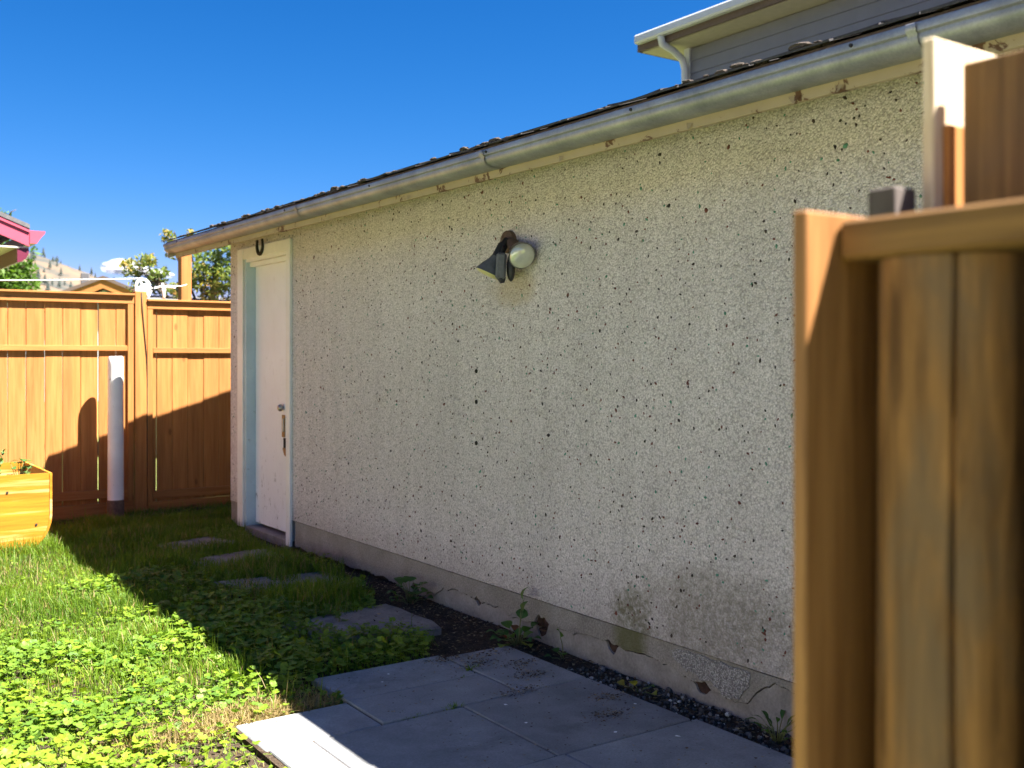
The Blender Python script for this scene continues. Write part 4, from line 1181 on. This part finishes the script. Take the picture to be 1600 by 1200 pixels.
def mallow_map(x, y):
    m = .46*vnoise(x, y, 2.1)+.30*vnoise(x+7, y, 5.5)+.24*vnoise(x+3, y+8, 13)
    m = m + np.interp(y, [3.6, 4.6, 5.4, 6.2, 7.0], [.12, .12, .06, -.06, -.22])
    m = m + .35*np.exp(-(((x-2.30)/.22)**2+((y-4.08)/.2)**2)) + .25*np.exp(-(((x-1.75)/.3)**2+((y-4.9)/.5)**2)) + .22*np.exp(-(((x-1.75)/.25)**2+((y-6.3)/.3)**2)) + .22*np.exp(-(((x-2.55)/.25)**2+((y-7.6)/.3)**2)) + .16*np.exp(-(((x-2.6)/.25)**2+((y-5.15)/.2)**2)) + .14*np.exp(-(((x-2.5)/.3)**2+((y-6.1)/.15)**2))
    return m
def strawf(x, y):
    return np.clip(1.15-(y-FRONT)/.20, 0, 1)*np.clip((x-.75)/.4, 0, 1)*(x < 1.72) + .9*np.exp(-(((x-1.40)/.16)**2+((y-3.70)/.11)**2))
def gdens(x, y):
    m = mallow_map(x, y)
    d = np.clip(1.15-1.35*np.clip((m-.42)/.25, 0, 1), .12, 1)
    v = in_view(x, y)
    edge = np.clip((np.interp(y, BOUND_Y, BOUND_X)-x)/.15, .25, 1)
    bald = np.where(y > 8.7, .4, 1.0)
    return d*np.where(v, 1, .18)*edge*bald
def ghgt(x, y, n):
    b = .028+.05*vnoise(x+3, y, 2.6)**1.2+.045*np.clip((x-1.45)/.4, 0, 1)*(vnoise(x, y+5, 4.5))
    b = b*(1-.45*np.clip(strawf(x, y), 0, 1))*np.where(y > 8.5, .7, 1)
    # long tufts at the planter, the pole and along the stones
    b = b+.05*np.exp(-(((y-7.62)/.10)**2))*(x < 1.55)
    b = b+.06*np.exp(-(((x-2.35)/.40)**2+((y-6.08)/.16)**2))+.07*np.exp(-(((x-2.3)/.40)**2+((y-5.15)/.20)**2))+.04*np.exp(-(((x-2.35)/.40)**2+((y-6.85)/.12)**2))
    return b*rng.uniform(.55, 1.35, n)
def gtint(x, y, n):
    t = .30+.35*(vnoise(x, y, 3)-.5)+rng.normal(0, .13, n)
    t = np.where(rng.random(n) < .05+.85*np.clip(strawf(x, y), 0, 1)+.10*(vnoise(x, y+9, 3.5) > .62), rng.uniform(.84, 1, n), t)
    return t
V, F, T = blades(370000, gdens, ghgt, lambda n: np.abs(rng.normal(.35, .35, n)), .0019, gtint, -2.2, 3.25, 1.6, 8.98)
rawmesh('grass', V, F, M['grass'], 'stuff', T)
# straw along the paving edge
V, F, T = blades(16000, lambda x, y: np.clip(strawf(x, y), 0, 1), lambda x, y, n: rng.uniform(.025, .075, n), lambda n: np.abs(rng.normal(.8, .5, n)), .0016, lambda x, y, n: rng.uniform(.85, 1, n), .2, 1.85, 3.55, 4.1)
rawmesh('straw', V, F, M['grass'], 'stuff', T)
# long stray stalks
V, F, T = blades(2600, lambda x, y: .7*in_view(x, y), lambda x, y, n: rng.uniform(.07, .15, n), lambda n: np.abs(rng.normal(.3, .3, n)), .0015, lambda x, y, n: rng.uniform(.3, .95, n), .3, 2.85, 3.6, 8.9)
rawmesh('grass_stalks', V, F, M['grass'], 'stuff', T)

def leaves(x, y, z, r, tiltmax, tint, name, mat, lobes=5, stem=True):
    """round, lobed, slightly cupped leaves on thin stems"""
    n = len(x); m = 15
    ang = np.linspace(.32, 2*PI-.32, m-1)
    a0 = rng.uniform(0, 2*PI, n)
    rad = 1+.06*np.cos(ang*lobes)[None]+rng.uniform(-.05, .05, (n, m-1))
    lx = rad*np.cos(ang)[None]; ly = rad*np.sin(ang)[None]
    lz = .22*np.cos(ang*lobes)[None]*.5 + rng.uniform(.05, .35, (n, 1))*(rad**2)*.6
    pts = np.stack([np.concatenate([np.full((n, 1), .12), lx], 1), np.concatenate([np.zeros((n, 1)), ly], 1), np.concatenate([np.zeros((n, 1)), lz], 1)], -1)*r[:, None, None]
    ti = np.abs(rng.normal(0, tiltmax, n)); td = rng.uniform(0, 2*PI, n)
    ca, sa = np.cos(a0)[:, None], np.sin(a0)[:, None]
    X = pts[..., 0]*ca-pts[..., 1]*sa; Y = pts[..., 0]*sa+pts[..., 1]*ca; Z = pts[..., 2]
    ux, uy = np.cos(td)[:, None], np.sin(td)[:, None]
    u = X*ux+Y*uy; w = -X*uy+Y*ux
    ct, st = np.cos(ti)[:, None], np.sin(ti)[:, None]
    u2 = u*ct-Z*st; Z2 = u*st+Z*ct
    X, Y = u2*ux-w*uy, u2*uy+w*ux
    V = np.stack([X+x[:, None], Y+y[:, None], Z2+z[:, None]], -1)
    tri = np.array([[0, i, i+1] for i in range(1, m-1)])
    F = (np.arange(n)[:, None, None]*m+tri[None]).reshape(-1, 3)
    T = np.repeat(tint, m)
    V = V.reshape(-1, 3)
    if stem:
        c = V.reshape(n, m, 3)[:, 0]
        bx = x+rng.normal(0, .02, n); by = y+rng.normal(0, .02, n); bz = gz(bx, by)-.003
        S = np.stack([c, np.stack([bx-.0012, by, bz], -1), np.stack([bx+.0012, by, bz], -1)], 1).reshape(-1, 3)
        F = np.concatenate([F, (len(V)+np.arange(n*3)).reshape(-1, 3)]); V = np.concatenate([V, S]); T = np.concatenate([T, np.repeat(tint*.9, 3)])
    return V, F, T
n = 125000
x = rng.uniform(-1.6, 2.86, n); y = rng.uniform(1.6, 8.8, n)
mm = mallow_map(x, y)
k = lawn_ok(x, y) & (rng.random(n) < np.clip((mm-.38)/.22, 0, 1)*.62*np.where(in_view(x, y), 1, .25)*(1-.8*np.clip(strawf(x, y), 0, 1)))
x, y, mm = x[k], y[k], mm[k]; n = len(x)
r = rng.uniform(.0075, .0190, n)*(.8+.5*vnoise(x+2, y+4, 2.2))
z = gz(x, y)+rng.uniform(.010, .055, n)*(.6+1.1*np.clip((mm-.5)/.25, 0, 1))
V, F, T = leaves(x, y, z, r, .42, np.clip(.42+.5*(vnoise(x, y, 2.3)-.5)+rng.normal(0, .16, n), 0, .93), 'mallow', M['mallow'])
n2 = 32000
x2 = rng.uniform(.0, 2.86, n2); y2 = rng.uniform(2.5, 7.8, n2)
k2 = lawn_ok(x2, y2) & (rng.random(n2) < np.clip((mallow_map(x2, y2)-.30)/.3, 0, 1)*.6*in_view(x2, y2))
x2, y2 = x2[k2], y2[k2]; n2 = len(x2)
V2, F2, T2 = leaves(x2, y2, gz(x2, y2)+rng.uniform(.006, .035, n2), rng.uniform(.004, .0085, n2), .6, np.clip(rng.normal(.5, .2, n2), 0, 1), 'mallow', M['mallow'])
F = np.concatenate([F, F2+len(V)]); V = np.concatenate([V, V2]); T = np.concatenate([T, T2])
rawmesh('mallow_weeds', V, F, M['mallow'], 'stuff', T)

# gravel along the foot of the wall
n = 2600
gxp = rng.uniform(2.672, 2.868, n); gyp = 3.50-3.6*rng.random(n)
s = rng.uniform(.003, .0085, n)*np.where(rng.random(n) < .06, 1.7, 1)
zz = gz(gxp, gyp)+rng.uniform(.0, .008, n)
sc = s[:, None]*rng.uniform(.6, 1.3, (n, 3))
Vg = IV[None]*sc[:, None, :]*(1+rng.uniform(-.2, .2, (n, len(IV), 1)))+np.stack([gxp, gyp, zz], -1)[:, None]
rawmesh('gravel', Vg.reshape(-1, 3), (IF[None]+np.arange(n)[:, None, None]*len(IV)).reshape(-1, 3), M['pebble'], 'stuff', np.repeat(rng.random(n)**1.3, len(IV)))

# dry litter: crumbs of leaf and straw on soil, stones and slab edges
def litter(n, fx, fy, zoff, smin, smax, name, long=3.0):
    x, y = fx(n), fy(n)
    a = rng.uniform(0, 2*PI, n); L = rng.uniform(smin, smax, n); W = L/rng.uniform(1.2, long*2, n)
    z = zoff(x, y)+rng.uniform(.001, .006, n)
    dx, dy = np.cos(a)*L, np.sin(a)*L; ex, ey = -np.sin(a)*W, np.cos(a)*W
    q = rng.uniform(-.5, .5, (n, 4))*L[:, None]*.7
    V = np.stack([np.stack([x-dx, y-dy, z+q[:, 0]+L*.25], -1), np.stack([x+ex, y+ey, z+q[:, 1]+L*.2], -1), np.stack([x+dx, y+dy, z+q[:, 2]+L*.25], -1), np.stack([x-ex, y-ey, z+q[:, 3]+L*.2], -1)], 1).reshape(-1, 3)
    return V, np.arange(n*4).reshape(-1, 4), np.repeat(rng.random(n)**1.4, 4)
parts = []
def sl_top(x, y): return np.where((y < 3.9) & (x < 2.66), .014, gz(x, y))
parts.append(litter(2600, lambda n: 2.32+.52*rng.random(n)**.8, lambda n: rng.uniform(3.75, 5.3, n), lambda x, y: np.maximum(gz(x, y), np.where((x < 2.66) & (y < 3.86), .014, -1)), .003, .011, 'a'))
parts.append(litter(2200, lambda n: 2.86-np.abs(rng.normal(0, .07, n)), lambda n: rng.uniform(1.2, 7.0, n), lambda x, y: gz(x, y)+.002, .003, .014, 'b'))
parts.append(litter(700, lambda n: rng.uniform(1.8, 2.66, n), lambda n: rng.uniform(2.2, 3.85, n), lambda x, y: np.full(len(x), .013), .002, .007, 'c'))
cl_ = [(2.40, 3.70), (2.5, 3.45), (2.34, 3.31), (2.58, 3.05), (2.45, 2.9), (2.55, 3.6), (2.3, 3.84)]
parts.append(litter(1500, lambda n: rng.choice([c[0] for c in cl_], n)*0+np.array([cl_[i % 7][0] for i in range(n)])+rng.normal(0, .05, n), lambda n: np.array([cl_[i % 7][1] for i in range(n)])+rng.normal(0, .03, n), lambda x, y: np.full(len(x), .013), .002, .008, 'd'))
parts.append(litter(700, lambda n: rng.uniform(2.0, 2.66, n), lambda n: rng.uniform(4.3, 7.4, n), lambda x, y: np.full(len(x), .022), .003, .012, 'e', 6))
parts.append(litter(420, lambda n: rng.uniform(1.1, 3.0, n), lambda n: rng.uniform(8.65, 8.97, n), lambda x, y: gz(x, y)+.004, .005, .03, 'f', 8))
off = 0; VV, FF, TT = [], [], []
for V, F, T in parts: VV.append(V); FF.append(F+off); TT.append(T); off += len(V)
rawmesh('dry_litter', np.concatenate(VV), np.concatenate(FF), M['litter'], 'stuff', np.concatenate(TT))
# white flecks on the slabs (bits of paint)
mb = MB()
for x, y in ((2.60, 2.93), (1.95, 3.70), (2.02, 3.78), (2.35, 2.75), (2.15, 3.0), (2.5, 2.6), (2.73, 2.85), (2.2, 3.2)):
    s = rnd.uniform(.005, .012); a = rnd.uniform(0, 3)
    mb.add([(x+s*math.cos(a+k*PI/2.5)*rnd.uniform(.5, 1.3), y+s*math.sin(a+k*PI/2.5)*rnd.uniform(.5, 1.3), .0175+rnd.uniform(0, .002)) for k in range(5)], [(0, 1, 2, 3, 4)])
tag(obj('paint_crumbs', mb, M['whitemetal'], None, False, False), kind='stuff')

# individual weeds
def weed_leaf(parent, base, tip, w, tint, mat):
    base, tip = Vector(base), Vector(tip); d = tip-base; L = d.length
    side = d.cross(Vector((rnd.uniform(-.3, .3), rnd.uniform(-.3, .3), 1))).normalized(); up = side.cross(d).normalized()
    prof = [(0, .10), (.12, .62), (.3, 1.0), (.5, .92), (.72, .62), (.9, .25), (1, .02)]
    vs = []
    for u, k in prof:
        c = base+d*u+up*(L*.16*math.sin(u*PI))-Vector((0, 0, 1))*L*.12*u*u
        wv = w*k*(1+rnd.uniform(-.12, .12))
        vs += [c-side*wv+up*w*.22*k, c, c+side*wv+up*w*.22*k]
    fs = []
    for i in range(len(prof)-1):
        a = i*3
        fs += [(a, a+1, a+4, a+3), (a+1, a+2, a+5, a+4)]
    o = obj('leaf', MB().add(vs, fs), mat, parent, True, False)
    at = o.data.attributes.new('tint', 'FLOAT', 'POINT')
    at.data.foreach_set('value', np.full(len(o.data.vertices), tint, np.float32))
    return o
def weed(name, x, y, spec, label, cat='weed', mat='weed'):
    t = thing(name, (x, y, 0), label, cat)
    z0 = float(gz(x, y))
    mb = MB()
    for (dx, dy, dz, ln, w, tint) in spec:
        p = Vector((x+dx, y+dy, z0+dz)); d = Vector((dx, dy, dz*.25+.012)).normalized()
        mb.tube([(x+dx*.12, y+dy*.12, z0-.01), (x+dx*.5, y+dy*.5, z0+dz*.7), p], [.0022, .002, .0016], 5)
        weed_leaf(t, p, p+d*ln, w, tint, M[mat])
    obj('stem', mb, M['weedstem'], t, True)
    return t
M['weedstem'] = plain('weed_stem', (0.14, 0.16, 0.05), 0.6)
def spec(n, spread, h, ln, w, t0, t1, bias=(0, 0)):
    out = []
    for k in range(n):
        a = 2*PI*k/n+rnd.uniform(-.4, .4); q = spread*rnd.uniform(.3, 1)
        out.append((q*math.cos(a)+bias[0], q*math.sin(a)+bias[1], h*rnd.uniform(.25, 1), ln*rnd.uniform(.7, 1.2), w*rnd.uniform(.75, 1.2), rnd.uniform(t0, t1)))
    return out
weed('mallow_plant', 2.745, 4.90, spec(22, .11, .11, .045, .028, 0, .5), 'bushy round-leaved weed against the wall beside the last stepping stone', 'weed')
s1 = spec(15, .10, .07, .055, .027, 0, .65, (-.02, 0)) + [(.03, .0, .20, .075, .032, .25), (.02, -.01, .15, .06, .026, .1), (.03, .02, .11, .06, .03, .05), (-.10, -.05, .02, .06, .03, .72), (-.05, .02, .03, .04, .024, 1.0), (-.02, -.09, .02, .055, .028, .8), (.02, .05, .05, .05, .02, .97)]
weed('dock_weed', 2.765, 3.92, s1, 'tall leafy weed with a red leaf climbing the broken wall foot')
weed('dock_weed', 2.80, 3.62, [(-.02, 0, .10, .05, .026, .2), (-.03, -.03, .03, .045, .024, .3), (.0, .05, .02, .035, .02, .1), (-.05, .02, .01, .04, .02, .15)], 'small weed of few round leaves at the slab edge by the wall')
weed('sorrel_weed', 2.77, 3.10, [(-.02, .0, .03, .035, .02, .84), (-.03, .05, .02, .035, .018, .88), (.01, -.05, .03, .03, .016, .6), (-.01, -.09, .02, .03, .018, .82)], 'tiny yellowing weed in the gravel under the broken render')
weed('grassy_weed', 2.80, 2.42, spec(14, .07, .09, .06, .010, .0, .4), 'narrow-leaved green weed at the wall foot behind the near fence post')
weed('planter_weed', 1.30, 7.85, [], 'leafy weed growing out of the plywood planter', 'plant') if False else None
t = thing('planter_plant', (1.19, 7.80, .42), 'leafy plant with a tall stem growing out of the plywood planter', 'plant')
mb = MB().tube([(1.18, 7.80, .41), (1.19, 7.80, .55), (1.215, 7.80, .68)], [.005, .004, .002], 6)
for k in range(9):
    p = Vector((1.19+.03*k/9, 7.80, .50+.02*k)); a = rnd.uniform(0, 6)
    weed_leaf(t, p, p+Vector((math.cos(a)*.045, math.sin(a)*.045, .03)), .014, rnd.uniform(0, .5), M['weed'])
for k in range(16):
    p = Vector((1.30+rnd.uniform(-.04, .10), 7.80+rnd.uniform(-.05, .06), .47+rnd.uniform(0, .13))); a = rnd.uniform(0, 6)
    mb.tube([(1.32, 7.82, .41), p], [.003, .002], 5)
    weed_leaf(t, p, p+Vector((math.cos(a)*.055, math.sin(a)*.055, .012)), .022, rnd.uniform(0, .6), M['weed'])
obj('stem', mb, M['weedstem'], t, True)
# grass tufts in the slab joints
def tuft(x, y, n, h, label):
    mb = MB(); T = []
    for k in range(n):
        a = rnd.uniform(0, 2*PI); hh = h*rnd.uniform(.5, 1); ln = hh*rnd.uniform(.2, .9); q = rnd.uniform(0, .022)
        bx, by = x+q*math.cos(a)*2, y+q*math.sin(a)*.5
        w = Vector((-math.sin(a), math.cos(a), 0))*.0016
        p0 = Vector((bx, by, 0)); p1 = p0+Vector((math.cos(a)*ln*.3, math.sin(a)*ln*.3, hh*.6)); p2 = p0+Vector((math.cos(a)*ln, math.sin(a)*ln, hh))
        mb.add([p0-w, p0+w, p1+w, p1-w, p2], [(0, 1, 2, 3), (3, 2, 4)]); T += [rnd.uniform(.2, .7)]*5
    o = obj('grass_tuft', mb, M['grass'], None, False, False)
    at = o.data.attributes.new('tint', 'FLOAT', 'POINT'); at.data.foreach_set('value', np.array(T, np.float32))
    tag(o, label, 'grass tuft', 'grass tufts in the paving joints')
tuft(2.03, 3.295, 60, .030, 'grass tuft in the middle of the long joint between front slabs')
tuft(1.86, 3.293, 45, .022, 'low straw-tipped tuft left in the long joint between front slabs')
tuft(2.335, 3.66, 40, .035, 'small tuft where the soil meets the corner of four slabs')
tuft(2.25, 3.585, 30, .02, 'faint sprout in the joint below the soil-strewn slab')
